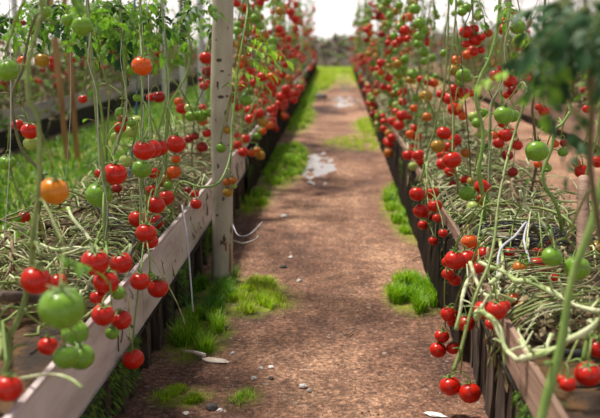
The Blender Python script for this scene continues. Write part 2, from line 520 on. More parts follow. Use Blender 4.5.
# ------------------------------------------------------------------ shell
mb = MB(); mb.add([(-9, 29, .0), (9, 29, .0), (9, 29, 5), (-9, 29, 5)], [(0, 1, 2, 3)])
tag(mb.build('wall_back', M['wallfilm']), kind='structure')
for s, nm in ((-1, 'left'), (1, 'right')):
    X = s * 4.6
    mb = MB(); mb.add([(X, -2, .5), (X, 29, .5), (X, 29, 3.2), (X, -2, 3.2)], [(0, 1, 2, 3)])
    tag(mb.build('wall_' + nm, M['wallfilm']), kind='structure')
    mb = MB(); mb.box((X - .03, -2, -.02), (X + .03, 29, .52))
    tag(mb.build('baseboard_' + nm, M['skirt'], smooth=False), kind='structure')

mb = MB(); mb.v = []
hx = np.arange(-4.4, 4.45, .16); hy = np.arange(23.5, 28, .16)
for y in hy:
    for x in hx:
        base = min((y - 23.5) / .9, (28 - y) / .9, 1) * min(1, (4.5 - abs(x)) * 1.5)
        z = max(0, base) * (.66 + .26 * mnoise.noise(Vector((x * .8, y * .7, 1))) + .28 * mnoise.noise(Vector((x * 3, y * 3, 2))) + .12 * mnoise.noise(Vector((x * 7, y * 7, 4))))
        mb.v.append((x, y, z - .02))
n_ = len(hx)
mb.f = [(j * n_ + i, j * n_ + i + 1, (j + 1) * n_ + i + 1, (j + 1) * n_ + i) for j in range(len(hy) - 1) for i in range(n_ - 1)]
mb.m = [0] * len(mb.f)
for q in [R.randrange(len(mb.v)) for _ in range(7000)]:
    c = Vector(mb.v[q])
    if c.z < .08 or abs(c.x) > 4.3: continue
    c += Vector((R.uniform(-.1, .1), R.uniform(-.1, .1), R.uniform(-.02, .09)))
    u = Vector((R.uniform(-1, 1), R.uniform(-1, 1), R.uniform(-1, 1))) * R.uniform(.03, .10); v = u.cross(Vector((R.uniform(-1, 1), R.uniform(-1, 1), 1))) * .4
    mb.add([c - u, c - v, c + u, c + v], [(0, 1, 2, 3)], R.choice([1, 2, 2, 3]))
tag(mb.build('debris_heap', [M['debris'], M['dry'], M['stem_dark'], M['leaf']]), 'long grey-brown heap of dried plant debris closing the far end', 'debris heap', kind='stuff')

# ------------------------------------------------------------------ raised beds
def bed(name, face, back, y0, y1, zt, zb, board_m, label, near=True, rim=True, drape=None):
    """face: X of the side towards the path; back: X of the other side"""
    s = 1 if back > face else -1
    e = empty(name, ((face + back) / 2, y0, 0))
    tag(e, label, 'raised bed')
    # body / liner
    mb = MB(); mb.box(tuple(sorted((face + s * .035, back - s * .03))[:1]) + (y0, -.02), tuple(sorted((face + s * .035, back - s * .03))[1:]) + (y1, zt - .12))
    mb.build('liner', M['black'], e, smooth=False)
    # soil
    X = np.linspace(face + s * .012, back - s * .012, 12 if near else 4); Y = np.arange(y0, y1, .06 if near else .5)
    mb = MB()
    for y in Y:
        for x in X: mb.v.append((x, y, zt - .075 + .02 * mnoise.noise(Vector((x * 9, y * 9, 0))) + .008 * mnoise.noise(Vector((x * 30, y * 30, 0)))))
    nx = len(X)
    mb.f = [(j * nx + i, j * nx + i + 1, (j + 1) * nx + i + 1, (j + 1) * nx + i) for j in range(len(Y) - 1) for i in range(nx - 1)]
    if s < 0: mb.f = [tuple(reversed(q)) for q in mb.f]
    mb.m = [0] * len(mb.f)
    mb.build('soil', M['soil'], e)
    # boards
    for sd, (fx, t) in enumerate(((face, s), (back, -s))):
        y = y0
        while y < y1 - .05:
            L = min(R.uniform(1.5, 2.1) if near else 3.0, y1 - y)
            j = R.uniform(-.006, .006)
            mb = MB()
            ns = 10
            for k in range(ns + 1):
                yy = y + .003 + (L - .006) * k / ns
                w = .004 * math.sin(yy * 5) + j
                zt_ = zt if sd == 0 else zt - .055
                for (dx, z) in ((0, zb + w), (0, zt_ + w), (t * .012, zt_ + w), (t * .012, zb + w)):
                    bow = .004 * math.sin(yy * 3)
                    mb.v.append((fx + dx + bow, yy, z))
            for k in range(ns):
                for q in range(4):
                    q2 = (q + 1) % 4
                    mb.f.append((k * 4 + q, k * 4 + q2, k * 4 + 4 + q2, k * 4 + 4 + q)); mb.m.append(0)
            mb.f += [(0, 1, 2, 3), (ns * 4, ns * 4 + 3, ns * 4 + 2, ns * 4 + 1)]; mb.m += [0, 0]
            bo = mb.build('side_board', board_m if sd == 0 else M['stake_dark'], e, smooth=False)
            if near and sd == 0:
                mr = MB()
                mr.tube([(fx - t * .004, y + .004, zb - .004 + .003 * math.sin(9)), (fx - t * .007, y + L * .5, zb - .001), (fx - t * .004, y + L - .004, zb - .004)], .0045, 5)
                mr.build('edge_seam', M['black'], bo)
                if rim:
                    mr = MB(); mr.box(tuple(sorted((fx - t * .004, fx + t * .009)))[:1] + (y + .005, zt - .001), tuple(sorted((fx - t * .004, fx + t * .009)))[1:] + (y + L - .005, zt + .010))
                    mr.build('rim_lath', M['lath'], bo, smooth=False)
            y += L
    if drape:  # dark sheet added over the boards to darken the bed edge
        y = drape
        while y < y1 - .1:
            L = min(R.uniform(1.2, 1.9), y1 - y); mb = MB(); n = 24; rows = 6
            for k in range(n + 1):
                yy = y + (L + .04) * k / n
                for q in range(rows + 1):
                    z = zt + .012 - (zt - .02 - .03 * mnoise.noise(Vector((yy * 4, 0, 1)))) * q / rows
                    if q == 0: x = face + s * .06
                    else: x = face - s * (.010 + .012 * q / rows + .012 * mnoise.noise(Vector((yy * 7, q * .5, face))))
                    mb.v.append((x, yy, z))
            for k in range(n):
                for q in range(rows):
                    a = k * (rows + 1) + q
                    mb.f.append((a, a + 1, a + rows + 2, a + rows + 1)); mb.m.append(0)
            tag(mb.build('darkening_sheet', M['sheet'], e), 'dark sheet added over the boards to darken the bed edge')
            y += L
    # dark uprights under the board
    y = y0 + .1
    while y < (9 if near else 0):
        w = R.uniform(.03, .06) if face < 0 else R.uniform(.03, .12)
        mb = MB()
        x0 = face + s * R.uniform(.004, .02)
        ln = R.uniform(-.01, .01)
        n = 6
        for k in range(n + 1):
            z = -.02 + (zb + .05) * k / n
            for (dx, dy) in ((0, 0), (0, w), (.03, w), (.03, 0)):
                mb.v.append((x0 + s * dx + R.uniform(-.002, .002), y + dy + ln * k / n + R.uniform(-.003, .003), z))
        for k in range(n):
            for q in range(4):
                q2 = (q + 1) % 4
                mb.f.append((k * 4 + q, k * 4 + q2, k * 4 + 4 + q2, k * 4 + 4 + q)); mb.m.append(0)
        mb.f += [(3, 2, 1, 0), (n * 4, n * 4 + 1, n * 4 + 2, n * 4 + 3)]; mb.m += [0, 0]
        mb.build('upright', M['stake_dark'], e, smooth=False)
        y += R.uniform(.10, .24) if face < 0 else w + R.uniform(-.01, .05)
    # moss hanging along the lower edge
    if near:
        mb = MB()
        for k in range(9000):
            y = 1.2 + 5.5 * R.random()
            if mnoise.noise(Vector((0, y * 2.3, face * 5))) < (-.05 if face < 0 else .12): continue
            z = zb + .012 - .12 * R.random() ** 1.6
            x = face - s * R.uniform(.0, .012)
            a = R.uniform(-1, 1) * .012
            w = .0011
            a *= .4
            mb.add([(x, y - w, z), (x, y + w, z), (x - s * .012, y + a + w * .4, z - R.uniform(.006, .022)), (x - s * .006, y + a - w * .4, z - .006)], [(0, 1, 2, 3)])
        tag(mb.build('moss', M['moss'], e, smooth=False), 'green moss along the lower edge', kind='stuff')
    return e


LF, LBK, RF, RBK = -.55, -1.08, .40, .92
bed('raised_bed', LF, LBK, .5, 21.5, .353, .18, M['film'], 'long raised bed with white boards on the left of the path', drape=4.9)
bed('raised_bed', RF, RBK, .5, 21.5, .335, .24, M['wood_r'], 'long raised bed with worn brown boards on the right of the path', rim=False, drape=2.45)
bed('raised_bed', -2.75, -3.3, 3, 21.5, .36, .20, M['wood_g'], 'pale raised bed in the far left row beyond the grass', near=False)
bed('raised_bed', 2.1, 2.7, 3, 21.5, .35, .10, M['wood_r'], 'raised bed in the far right row beyond the side path', near=False)


# ------------------------------------------------------------------ tangles of old stems
def tangle(face, back, n, y0, y1, zs, label, shade):
    lo, hi = sorted((face, back))
    mb = MB()
    for k in range(n):
        y = y0 + (y1 - y0) * R.random() ** 1.7
        x = R.uniform(lo + .01, hi)
        z = zs + R.uniform(0, .10)
        a = R.gauss(PI / 2, .75) if R.random() < .6 else R.uniform(0, 2 * PI)
        L = R.uniform(.12, .62); st = 8
        r = R.choice([.0013, .0018, .0024, .003, .0038, .005]) * (1 + .06 * y)
        pts = []
        for i in range(st):
            pts.append((x, y, z))
            a += R.gauss(0, .62)
            x += math.cos(a) * L / st; y += math.sin(a) * L / st
            x = min(max(x, lo - .015), hi + .03)
            z = min(max(z + R.gauss(0, .022), zs), zs + .10 + .05 * R.random())
        if y < 4.5 and any(((q[0] - p.x) ** 2 + (q[1] - p.y) ** 2 + (q[2] - p.z) ** 2) < (D * .62) ** 2 or (q[2] > p.z and abs(q[0] - p.x) < .02 and 0 < p.y - q[1] < .10) for q in pts for p, D in BUSY): continue
        mb.tube(pts, [r * (1 - .4 * i / st) for i in range(st)], 5, R.choices([0, 1, 2, 3], shade)[0], 2)
    ft = -1 if face > 0 else 1
    for k in range(n // 3 if abs(face) < 1.5 else 0):
        y = y0 + (y1 - y0) * R.random() ** 1.4
        f0 = face - ft * .05
        pts = [(f0 - ft * R.uniform(.02, .2), y, zs + .06 + R.uniform(0, .05)), (f0, y + R.uniform(-.03, .03), zs + .085)]
        x = f0 + ft * R.uniform(.06, .085); z = zs + .05
        for i in range(R.choice([2, 3, 4])):
            y += R.gauss(0, .025); z -= R.uniform(.02, .05); x += ft * R.uniform(-.006, .012)
            pts.append((x, y, z))
        mb.tube(pts, R.choice([.0012, .0018, .0028]) * (1 + .05 * y), 5, R.choices([0, 1, 2, 3], shade)[0], 2)
        for i in range(2):
            c = Vector(R.choice(pts[2:])); u = Vector((R.uniform(-.3, .3), R.uniform(-1, 1), R.uniform(-1, 1))) * R.uniform(.008, .02); v = u.cross(Vector((1, .3, .2))) * .6
            mb.add([c - u, c - v, c + u, c + v], [(0, 1, 2, 3)], R.choice([4, 4, 1]))
    # curly dead leaf scraps
    for k in range(n * 3):
        y = y0 + (y1 - y0) * R.random() ** 1.7; x = R.uniform(lo, hi); z = zs + R.uniform(-.01, .08)
        s = R.uniform(.006, .02); a = R.uniform(0, 2 * PI); t = R.uniform(-.8, .8)
        u = Vector((math.cos(a), math.sin(a), t)) * s; v = Vector((-math.sin(a), math.cos(a), R.uniform(-.5, .5))) * s * .5
        c = Vector((x, y, z))
        mb.add([c - u, c - v, c + u, c + v, c + Vector((0, 0, s * .4))], [(0, 1, 4), (1, 2, 4), (2, 3, 4), (3, 0, 4)], 4)
    tag(mb.build('tangled_stems', [M['stem_pale'], M['stem'], M['dry'], M['stem_dark'], M['leaf_dry']]), label, 'plant debris', kind='stuff')


def vines(X, n, y0, y1, label):
    mb = MB()
    for k in range(n):
        y = R.uniform(y0, y1); x = X + R.uniform(-.28, .28); z = R.uniform(.12, .92) if abs(x) < abs(X) - .2 else R.uniform(.36, .92)
        pts = []; a = R.uniform(0, 6.28)
        for i in range(6):
            pts.append((x, y, z)); a += R.gauss(0, .7)
            x += math.cos(a) * .04; y += math.sin(a) * .06; z = max(.05, z + R.gauss(0, .06))
        mb.tube(pts, .0045, 4, R.choice([0, 1, 1, 2]), 1)
        for i in range(3):
            c = Vector(R.choice(pts)); u = Vector((R.uniform(-1, 1), R.uniform(-1, 1), R.uniform(-1, 1))) * .035; v = u.cross(Vector((R.uniform(-1, 1), R.uniform(-1, 1), 1))) * .6
            mb.add([c - u, c - v, c + u, c + v], [(0, 1, 2, 3)], R.choice([2, 3, 3]))
    tag(mb.build('dry_vines', [M['dry'], M['stem_dark'], M['leaf_dry'], M['leaf']]), label, 'plant debris', kind='stuff')


vines(-3.0, 1700, 4, 17, 'blurred brown-green mass of old vines along the far left row')
vines(2.4, 2200, 4, 17, 'blurred brown-green mass of old vines along the far right row')

# hoses
def hose(pts, r, m_, name, label, cat, group=None):
    mb = MB(); mb.tube(pts, r, 7, 0, 4)
    return tag(mb.build(name, m_), label, cat, group)


hose([W(90, 205, 3.2), W(105, 215, 2.9), W(122, 228, 2.7), W(133, 240, 2.55), W(128, 262, 2.35), W(112, 285, 2.15), W(100, 312, 2.0)], .005, M['hose'], 'irrigation_hose', 'blue-black hose curving over the left bed rim', 'hose')
hose([W(84, 202, 3.2), W(104, 211, 2.9), W(126, 226, 2.7), W(140, 236, 2.6), W(165, 215, 2.8)], .004, M['hose'], 'irrigation_hose', 'thinner dark hose crossing the left bed behind the red clusters', 'hose')
coil = []
for k in range(150):
    a = k * .5
    q = 1 + .16 * math.sin(k * .37) + R.uniform(-.03, .03)
    coil.append(W(520, 236, 2.68) + Vector((math.cos(a) * .125 * q, math.sin(a) * .10 * q, .004 + .016 * math.sin(k * 1.3) + R.uniform(-.004, .004))))
hose(coil, .0024, M['hose'], 'hose_coil', 'coil of thin black hose lying on the right bed', 'hose')
hose([W(497, 278, 2.2), W(500, 250, 2.3), W(515, 236, 2.4), W(527, 222, 2.5), W(524, 240, 2.4), W(530, 262, 2.2)], .0035, M['wire'], 'irrigation_hose', 'pale grey hose looping over the black coil', 'hose')
hose([W(232, 222, 3.5), W(238, 235, 3.4), W(250, 234, 3.4), W(262, 222, 3.75)], .0022, M['wire'], 'wire', 'thin bluish wire curling out behind the post', 'wire')
hose([W(233, 240, 3.4), W(243, 243, 3.4), W(254, 240, 3.45), W(258, 236, 3.5)], .002, M['twine'], 'wire', 'short pale wire end lower behind the post', 'wire')
hose([W(182, 205, 2.85), W(187, 235, 2.8), W(190, 270, 2.75), W(193, 312, 2.7)], .0028, M['wire'], 'hanging_string', 'pale string hanging down in front of the white board', 'string')
hose([W(150, 255, 2.45), W(165, 280, 2.5), W(178, 305, 2.55), W(185, 325, 2.62)], .002, M['stem_pale'], 'dry_stalk', 'thin straw stalk hanging from the left bed edge', 'stalk')
hose([W(18, 379, 1.55), W(40, 375, 1.5), W(58, 375, 1.45), W(72, 380, 1.42), W(82, 388, 1.4)], .0028, M['stem_pale'], 'dry_stalk', 'pale bent stalk sticking out over the white board at lower left', 'stalk')
hose([W(0, 296, 1.75), W(25, 297, 1.8), W(45, 300, 1.85)], .012, M['stake_dark'], 'cross_stick', 'dark stick lying across the near left bed', 'stick')
hose([W(548, 352, 1.78), W(575, 354, 1.8), W(612, 355, 1.8)], .010, M['hose'], 'irrigation_hose', 'thick grey hose lying across the near right bed', 'hose')

# ------------------------------------------------------------------ posts and stakes
base = gp(222, 282); top = W(223, -45, 3.25)
top = base.lerp(top, 1.9)
mb = MB(); ns, nh = 56, 560
kn = [(219, 60, 3.2, 2, 0), (222, 71, 2, 2, 0), (218, 85, 1.6, 5.0, 0), (221, 97, 4, 1.8, 0), (227, 96, 2, 1.6, 0), (226, 113, 1.6, 3, 0), (218, 166, 1.4, 3, 0),
      (223, 199, 1.3, 2.6, 0), (224, 240, 1.8, 6, 0), (221, 243, 1.3, 4, 0), (226, 247, 1.2, 7, 1), (230, 260, 1.4, 22, 1), (229, 75, 1.2, 1, 0), (216, 40, 1, 1.2, 0), (228, 28, 1, 1.4, 0), (216, 120, .9, 1.2, 0),
      (226, 176, 1, 1.2, 0), (217, 215, 1, 1.6, 0), (228, 145, 1, 1.5, 0), (231, 230, 1, 5, 1)]
from bpy_extras.object_utils import world_to_camera_view
inv = RM.transposed()


def toPx(p):
    q = inv @ (Vector(p) - CAM)
    return 300 + F * q.x / -q.z, 209 - F * q.y / -q.z


b0 = base + Vector((0, 0, -.03))
for j in range(nh + 1):
    t = j / nh; c = b0.lerp(top, t)
    c.x += .004 * math.sin(t * 16) - .002
    for i in range(ns):
        a = 2 * PI * i / ns
        r = .0415 * (1 + .05 * mnoise.noise(Vector((math.cos(a), math.sin(a), t * 7)))) + .004 * max(0, .12 - t) * 8
        mb.v.append((c.x + r * math.cos(a), c.y + r * math.sin(a), c.z))
for j in range(nh):
    for i in range(ns):
        i2 = (i + 1) % ns
        f = (j * ns + i, j * ns + i2, (j + 1) * ns + i2, (j + 1) * ns + i)
        cc = sum((Vector(mb.v[q]) for q in f), Vector()) / 4
        mi = 0
        if cc.y < b0.lerp(top, j / nh).y + .01:
            px, py = toPx(cc)
            for (kx, ky, wx, wy, ty) in kn:
                q = ((px - kx) / (wx * .85)) ** 2 + ((py - ky) / (wy * .85)) ** 2
                if q < 1 + .5 * mnoise.noise(Vector((px, py, 0))): mi = 1 + ty
        mb.f.append(f); mb.m.append(mi)
mb.f.append(tuple(nh * ns + i for i in range(ns))); mb.m.append(0)
tag(mb.build('support_post', [M['post'], M['knot'], M['crack']], origin=tuple(base)), 'whitewashed round timber post with dark knots standing beside the left bed', 'post')


def pole(p0, p1, r, m_, name, label, cat='stake', group=None):
    mb = MB(); a, b = Vector(p0), Vector(p1)
    pts = [a.lerp(b, k / 6) + Vector((R.uniform(-.15, .15) * r, R.uniform(-.15, .15) * r, 0)) for k in range(7)]
    mb.tube(pts, [r * R.uniform(.93, 1.07) for _ in pts], 10, 0, 2)
    return tag(mb.build(name, m_, origin=tuple(p0)), label, cat, group)


def gpole(px0, py0, px1, r, m_, name, label, cat='stake'):
    g = gp(px0, py0)
    zc = -(inv @ (g - CAM)).z
    pole(g - Vector((0, 0, .02)), W(px1, -30, zc * .95), r, m_, name, label, cat)


gpole(68, 164, 48, .021, M['stake'], 'wooden_stake', 'brown wooden stake in the side path grass, left one of the crossing pair')
gpole(78, 160, 62, .021, M['stake'], 'wooden_stake', 'brown wooden stake leaning just right of its twin in the grass')
for (px, y, X, lb) in [(203, 9, -1.35, 'pale pipe post rising behind the left row, right one'), (184, 10.5, -1.9, 'pale thin pipe post rising behind the left row, middle one'), (18, 9.5, -3.5, 'pale pipe post at the far left wall'), (166, 11.0, -2.2, 'grey pipe post behind the left row left of the middle one')]:
    x = (px - 338) / 833 * y
    pole((x, y, -.02), (x, y, 3.0), .035, M['metal'], 'pipe_post', lb, 'post')
# trellis stake inside the right bed
pole(W(583, 262, 2.35), W(583, 178, 2.5), .018, M['wood_r'], 'wooden_stake', 'pale wooden stake rising from the right bed near the picture edge')

# ------------------------------------------------------------------ tomatoes
def tomato_mesh(sd, seg=20, rings=12):
    mb = MB(); rr = random.Random(sd)
    ph = rr.uniform(0, 6); nl = rr.choice([5, 6, 7]); am = rr.uniform(.006, .022)
    vs = []
    for j in range(rings + 1):
        th = PI * j / rings
        for i in range(seg):
            a = 2 * PI * i / seg
            r = .5 * (1 + am * math.cos(nl * a + ph) * math.sin(th) * (1 if th < PI / 2 else .4))
            x = r * math.sin(th); z = .5 * math.cos(th) * .90
            if th < .75: z -= .06 * (1 - th / .75) ** 1.5
            if th > PI - .4: z += .015 * (1 - (PI - th) / .4)
            vs.append((x * math.cos(a), x * math.sin(a), z))
    fs = []
    for j in range(rings):
        for i in range(seg):
            i2 = (i + 1) % seg
            fs.append((j * seg + i, (j + 1) * seg + i, (j + 1) * seg + i2, j * seg + i2))
    mb.add(vs, fs)
    return mb


def calyx_mesh(sd):
    mb = MB(); rr = random.Random(sd)
    zc = .395
    for k in range(rr.choice([5, 6])):
        a = k * 2 * PI / 5.5 + rr.uniform(-.2, .2); L = rr.uniform(.30, .48); up = rr.uniform(-.02, .14)
        dx, dy = math.cos(a), math.sin(a)
        pts = []
        for q, w in ((0, .035), (.35, .05), (.7, .03), (1, .004)):
            z = zc + .02 + up * q * q + .03 * math.sin(q * 3) - .08 * q * q * L
            # follow the shoulder of the fruit
            rad = L * q
            zmin = .45 * math.sqrt(max(0, 1 - (rad / .5) ** 2)) + .012
            z = max(z, zmin if q > .5 else zc + .01)
            pts.append((rad, w, z))
        vs = []
        for (r, w, z) in pts:
            vs += [(dx * r - dy * w, dy * r + dx * w, z), (dx * r, dy * r, z + .012), (dx * r + dy * w, dy * r - dx * w, z)]
        fs = []
        for i in range(3):
            fs += [(i * 3, i * 3 + 1, i * 3 + 4, i * 3 + 3), (i * 3 + 1, i * 3 + 2, i * 3 + 5, i * 3 + 4)]
        mb.add(vs, fs)
    mb.tube([(0, 0, zc - .02), (.01, 0, zc + .1), (.04, 0, zc + .2)], [.035, .03, .045], 6, 0, 2)
    return mb


TM = {}
for k in TC:
    TM[k] = [tomato_mesh(s).mesh('tomato', M['t' + k]) for s in range(4)]
TL = {k: [tomato_mesh(s, 12, 8).mesh('tomato_small', M['t' + k]) for s in range(2)] for k in TC}
CM = [calyx_mesh(s).mesh('calyx', M['calyx']) for s in range(4)]
LABEL = dict(D='dark red ripe tomato', O='orange ripening tomato', B='half-ripe blushing tomato', L='olive half-ripe tomato', G='green unripe tomato', P='pale green unripe tomato', Y='yellow-orange tomato')
LEAFN = {}


def leaflet(mb, base, d, up, L, wid, mi=0):
    d = d.normalized(); s = d.cross(up).normalized(); n = s.cross(d).normalized()
    prof = [(0, .05), (.12, .55), (.22, .42), (.36, .95), (.45, .72), (.6, .85), (.68, .55), (.84, .38), (1, 0)]
    vs = []
    for (t, w) in prof:
        c = base + d * L * t - n * L * .25 * t * t
        ww = w * wid * L
        vs += [c + s * ww + n * ww * .25, c, c - s * ww + n * ww * .25]
    fs = []
    for i in range(len(prof) - 1):
        fs += [(i * 3, i * 3 + 1, i * 3 + 4, i * 3 + 3), (i * 3 + 1, i * 3 + 2, i * 3 + 5, i * 3 + 4)]
    mb.add(vs, fs, mi)


def leaf_mesh(sd, m_, fine=False):
    rr = random.Random(sd); mb = MB()
    n = 6
    P = []
    droop = rr.uniform(.25, .6)
    for i in range(n + 1):
        t = i / n
        P.append(Vector((t, .05 * math.sin(t * 3 + sd), .15 * t - droop * t * t)))
    mb.tube(P, [.014 * (1 - .7 * i / n) for i in range(n + 1)], 5, 1, 1)
    up = Vector((0, 0, 1))
    for i in range(2, n + 1):
        d = (P[i] - P[i - 1]).normalized()
        if i == n:
            leaflet(mb, P[i], d, up, .36, .36)
            continue
        for s in (-1, 1):
            sd_ = Vector((d.y * -s, d.x * s, 0))
            dd = (d * .45 + sd_ * .9 + Vector((0, 0, rr.uniform(-.5, .1))))
            L = (.36 if i % 2 == 0 else .2) * rr.uniform(.8, 1.15)
            leaflet(mb, P[i] + sd_ * .02, dd, up, L, .22 if fine else .36)
            if fine: leaflet(mb, P[i] + sd_ * L * .5, dd + d * .8, up, L * .5, .2)
    return mb.mesh('leaf', [m_, M['stem']], smooth=False)


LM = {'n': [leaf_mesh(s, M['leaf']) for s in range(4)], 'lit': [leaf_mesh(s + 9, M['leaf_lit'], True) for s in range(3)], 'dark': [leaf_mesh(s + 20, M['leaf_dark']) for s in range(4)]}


def add_leaf(plant, p, size, kind='n', az=None, tilt=None):
    az = R.uniform(0, 2 * PI) if az is None else az
    o = put('leaf', R.choice(LM[kind]), plant, p, (R.uniform(-.4, .4), R.uniform(-.3, .5) if tilt is None else tilt, az), (size,) * 3)
    return o


PLACED = []


def add_tomato(plant, p, D, c, calyx=True, small=False):
    o = put('tomato', R.choice((TL if small else TM)[c]), plant, p, (R.uniform(-.3, .3), R.uniform(-.3, .3), R.uniform(0, 6.28)), (D,) * 3)
    if c in LABEL: o['label'] = LABEL[c]
    if calyx:
        k = bpy.data.objects.new('calyx', R.choice(CM)); C.objects.link(k); k.parent = o
    return o


def near_on(path, p):
    best = None
    for i in range(len(path) - 1):
        a, b = path[i], path[i + 1]; ab = b - a
        t = max(0, min(1, (p - a).dot(ab) / max(ab.length_squared, 1e-9)))
        q = a + ab * t; d = (q - p).length
        if best is None or d < best[0]: best = (d, q)
    return best[1]


def truss(plant, path, toms, m_='stem_light', r=.0022):
    """toms: list of (Vector, D).  One mesh: rachis from the stem + pedicels"""
    c = sum((t[0] for t in toms), Vector()) / len(toms)
    top = max(t[0].z + t[1] * .5 for t in toms)
    node = Vector((c.x, c.y, top + .018))
    # attach to a stem point above the node
    a = near_on(path, node + Vector((0, 0, .06)))
    mb = MB()
    sag = (a + node) / 2 + Vector((0, 0, .03 + .15 * (a - node).length))
    low = Vector((c.x, c.y, max(c.z, min(t[0].z for t in toms) + .03)))
    pts = [a, a.lerp(sag, .6), node]
    if (low - node).length > .03 and len(toms) > 2: pts.append(low)
    mb.tube(pts, [r * 1.3, r * 1.15] + [r] * (len(pts) - 2), 6, 0, 4)
    spine = pts[1:]
    for (p, D) in toms:
        e = p + Vector((0, 0, D * .43))
        s = near_on(spine, e + Vector((0, 0, .012)))
        mdl = (s + e) / 2 + Vector((0, 0, .010))
        mb.tube([s, mdl, e + Vector((0, 0, .008)), e], [r * .75, r * .7, r * .8, r * .8], 5, 0, 2)
    mb.build('truss_stalk', M[m_], plant)


def valid(side, p, r):
    if p.z - r < .04: return False
    f, bk, zt = (LF, LBK, .353) if side < 0 else (RF, RBK, .335)
    q = (p.x - f) * side          # >0: over the bed
    w = abs(bk - f)
    if q < -.26: return False
    if q < -(r + .012 + (.02 if p.y > 2.4 else 0)): return True
    if q < r + .016: return p.z - r > zt + .012
    if q < w + r: return p.z - r > zt - .01
    return p.z > .45


def place(side, x, y, d, zs, D0=.056):
    z0 = min(max(F * D0 / d, zs - .3), zs + .3)
    for k in range(0, 60):
        for sg in (1, -1):
            z = z0 * (1 + sg * k * .012)
            D = d * z / F
            p = W(x, y, z)
            if valid(side, p, D * .5): return p, D
    return W(x, y, z0), d * z0 / F


BUSY = []


def plant_fg(side, label, stem, z, clusters, r=.0065, m_='stem', leaves=0, lkind='n', lsize=.12, ltop=None, extra=None, root=True, tw=None):
    """stem: [(px, py[, depth])]; clusters: [[(px, py, d, colour)...]...]"""
    path = [W(q[0], q[1], q[2] if len(q) > 2 else z) for q in stem]
    # carry the stem on above the frame
    up = path[0] + Vector((R.uniform(-.02, .02), R.uniform(-.02, .02), .35))
    if stem[0][1] <= 20: path = [up] + path
    e = path[-1]
    f, bk = (LF - .06, LBK + .06) if side < 0 else (RF + .05, RBK - .06)
    if root:
        gx = min(max(e.x + side * .05, min(f, bk)), max(f, bk))
        if e.z > .42: path.append(Vector(((e.x + gx) / 2, e.y + .02, (e.z + .34) / 2)))
        gx2 = min(max(gx + side * R.uniform(.05, .2), min(f, bk)), max(f, bk))
        path += [Vector((gx, e.y + .08, .345)), Vector((gx2, e.y + .3, .33)), Vector((gx2, e.y + .36, .27))]
    rootp = path[-1]
    pl = empty('tomato_plant', tuple(rootp))
    tag(pl, label, 'tomato plant', 'tomato plants of the left row' if side < 0 else 'tomato plants of the right row')
    n = len(path)
    # swollen nodes along the stem
    mb = MB()
    rad = [r * (.8 + .35 * i / n) * R.uniform(.9, 1.12) for i in range(n)]
    mb.tube(path, rad, 8, 0, 5)
    for i in range(1, n - 1):
        a = path[i]; an = R.uniform(0, 6.28)
        q = a + Vector((math.cos(an), math.sin(an), R.uniform(-.3, .5))) * R.uniform(.012, .035)
        mb.tube([a, (a + q) / 2 + Vector((0, 0, .004)), q], [r * .6, r * .4, r * .35], 5, 0, 1)
    mb.build('stem', M[m_], pl)
    if tw:
        mb = MB(); a = path[0]
        tp = [a + Vector((.01, 0, .3)), a] + [q + Vector((.009 * math.sin(i * 2.3), -.008, 0)) for i, q in enumerate(path[1:-3])]
        mb.tube(tp, .0009, 5, 0, 3)
        mb.build('twine', M[tw], pl)
    for cl in clusters:
        ps = []
        for (x, y, d, c) in cl:
            p, D = place(side, x, y, d, z)
            # push apart from neighbours along the viewing ray only
            for it in range(6):
                hit = None
                for (q, E) in BUSY:
                    if (q - p).length < (D + E) * .47: hit = (q, E); break
                if not hit: break
                dirn = (p - CAM).normalized()
                s = 1 if (p - hit[0]).dot(dirn) > 0 else -1
                p2 = p + dirn * s * D * .3
                D2 = D * (p2 - CAM).length / (p - CAM).length
                if not valid(side, p2, D2 * .5): break
                p, D = p2, D2
            BUSY.append((p, D))
            ps.append((p, D))
            add_tomato(pl, p, D * 1.07, c, calyx=True)
        if ps: truss(pl, path, ps, 'stem_light' if R.random() < .6 else 'stem')
    for k in range(leaves):
        zt = ltop or W(0, 8, z).z
        a = path[0].lerp(path[min(2, n - 1)], R.random() * .9)
        a = Vector((a.x, a.y, max(a.z, zt - R.uniform(0, .14)))) if a.z < zt - .15 else a
        q = near_on(path, a)
        add_leaf(pl, q, lsize * R.uniform(.7, 1.2), lkind)
    if extra:
        for (x, y, zz, s, kd, az, ti) in extra:
            p = W(x, y, zz)
            q = near_on(path, p)
            add_leaf(pl, p, s, kd, az, ti)
            if (q - p).length > .02:
                mb = MB(); mb.tube([q, (p + q) / 2 + Vector((0, 0, .02)), p], .0022, 5, 0, 2)
                mb.build('leaf_stalk', M[m_], pl)
    return pl, path


def side_stem(pl, pts, r, m_='stem_pale', name='side_stem'):
    P = [W(*q) for q in pts]; Q = []
    for a, b in zip(P, P[1:]):
        Q += [a, a.lerp(b, .5) + Vector((R.uniform(-1, 1), R.uniform(-1, 1), R.uniform(-1, 1))) * r * .7]
    Q.append(P[-1])
    mb = MB(); mb.tube(Q, [r * R.uniform(.75, 1.25) for _ in Q], 8, 0, 4)
    for q in Q[1:-1]:
        if R.random() < .7:
            v = Vector((R.uniform(-1, 1), R.uniform(-1, 1), R.uniform(-.2, 1))).normalized() * R.uniform(.015, .05)
            mb.tube([q, q + v * .6 + Vector((0, 0, .003)), q + v], [r * .55, r * .4, r * .3], 6, 0, 2)
    return mb.build(name, M[m_], pl)


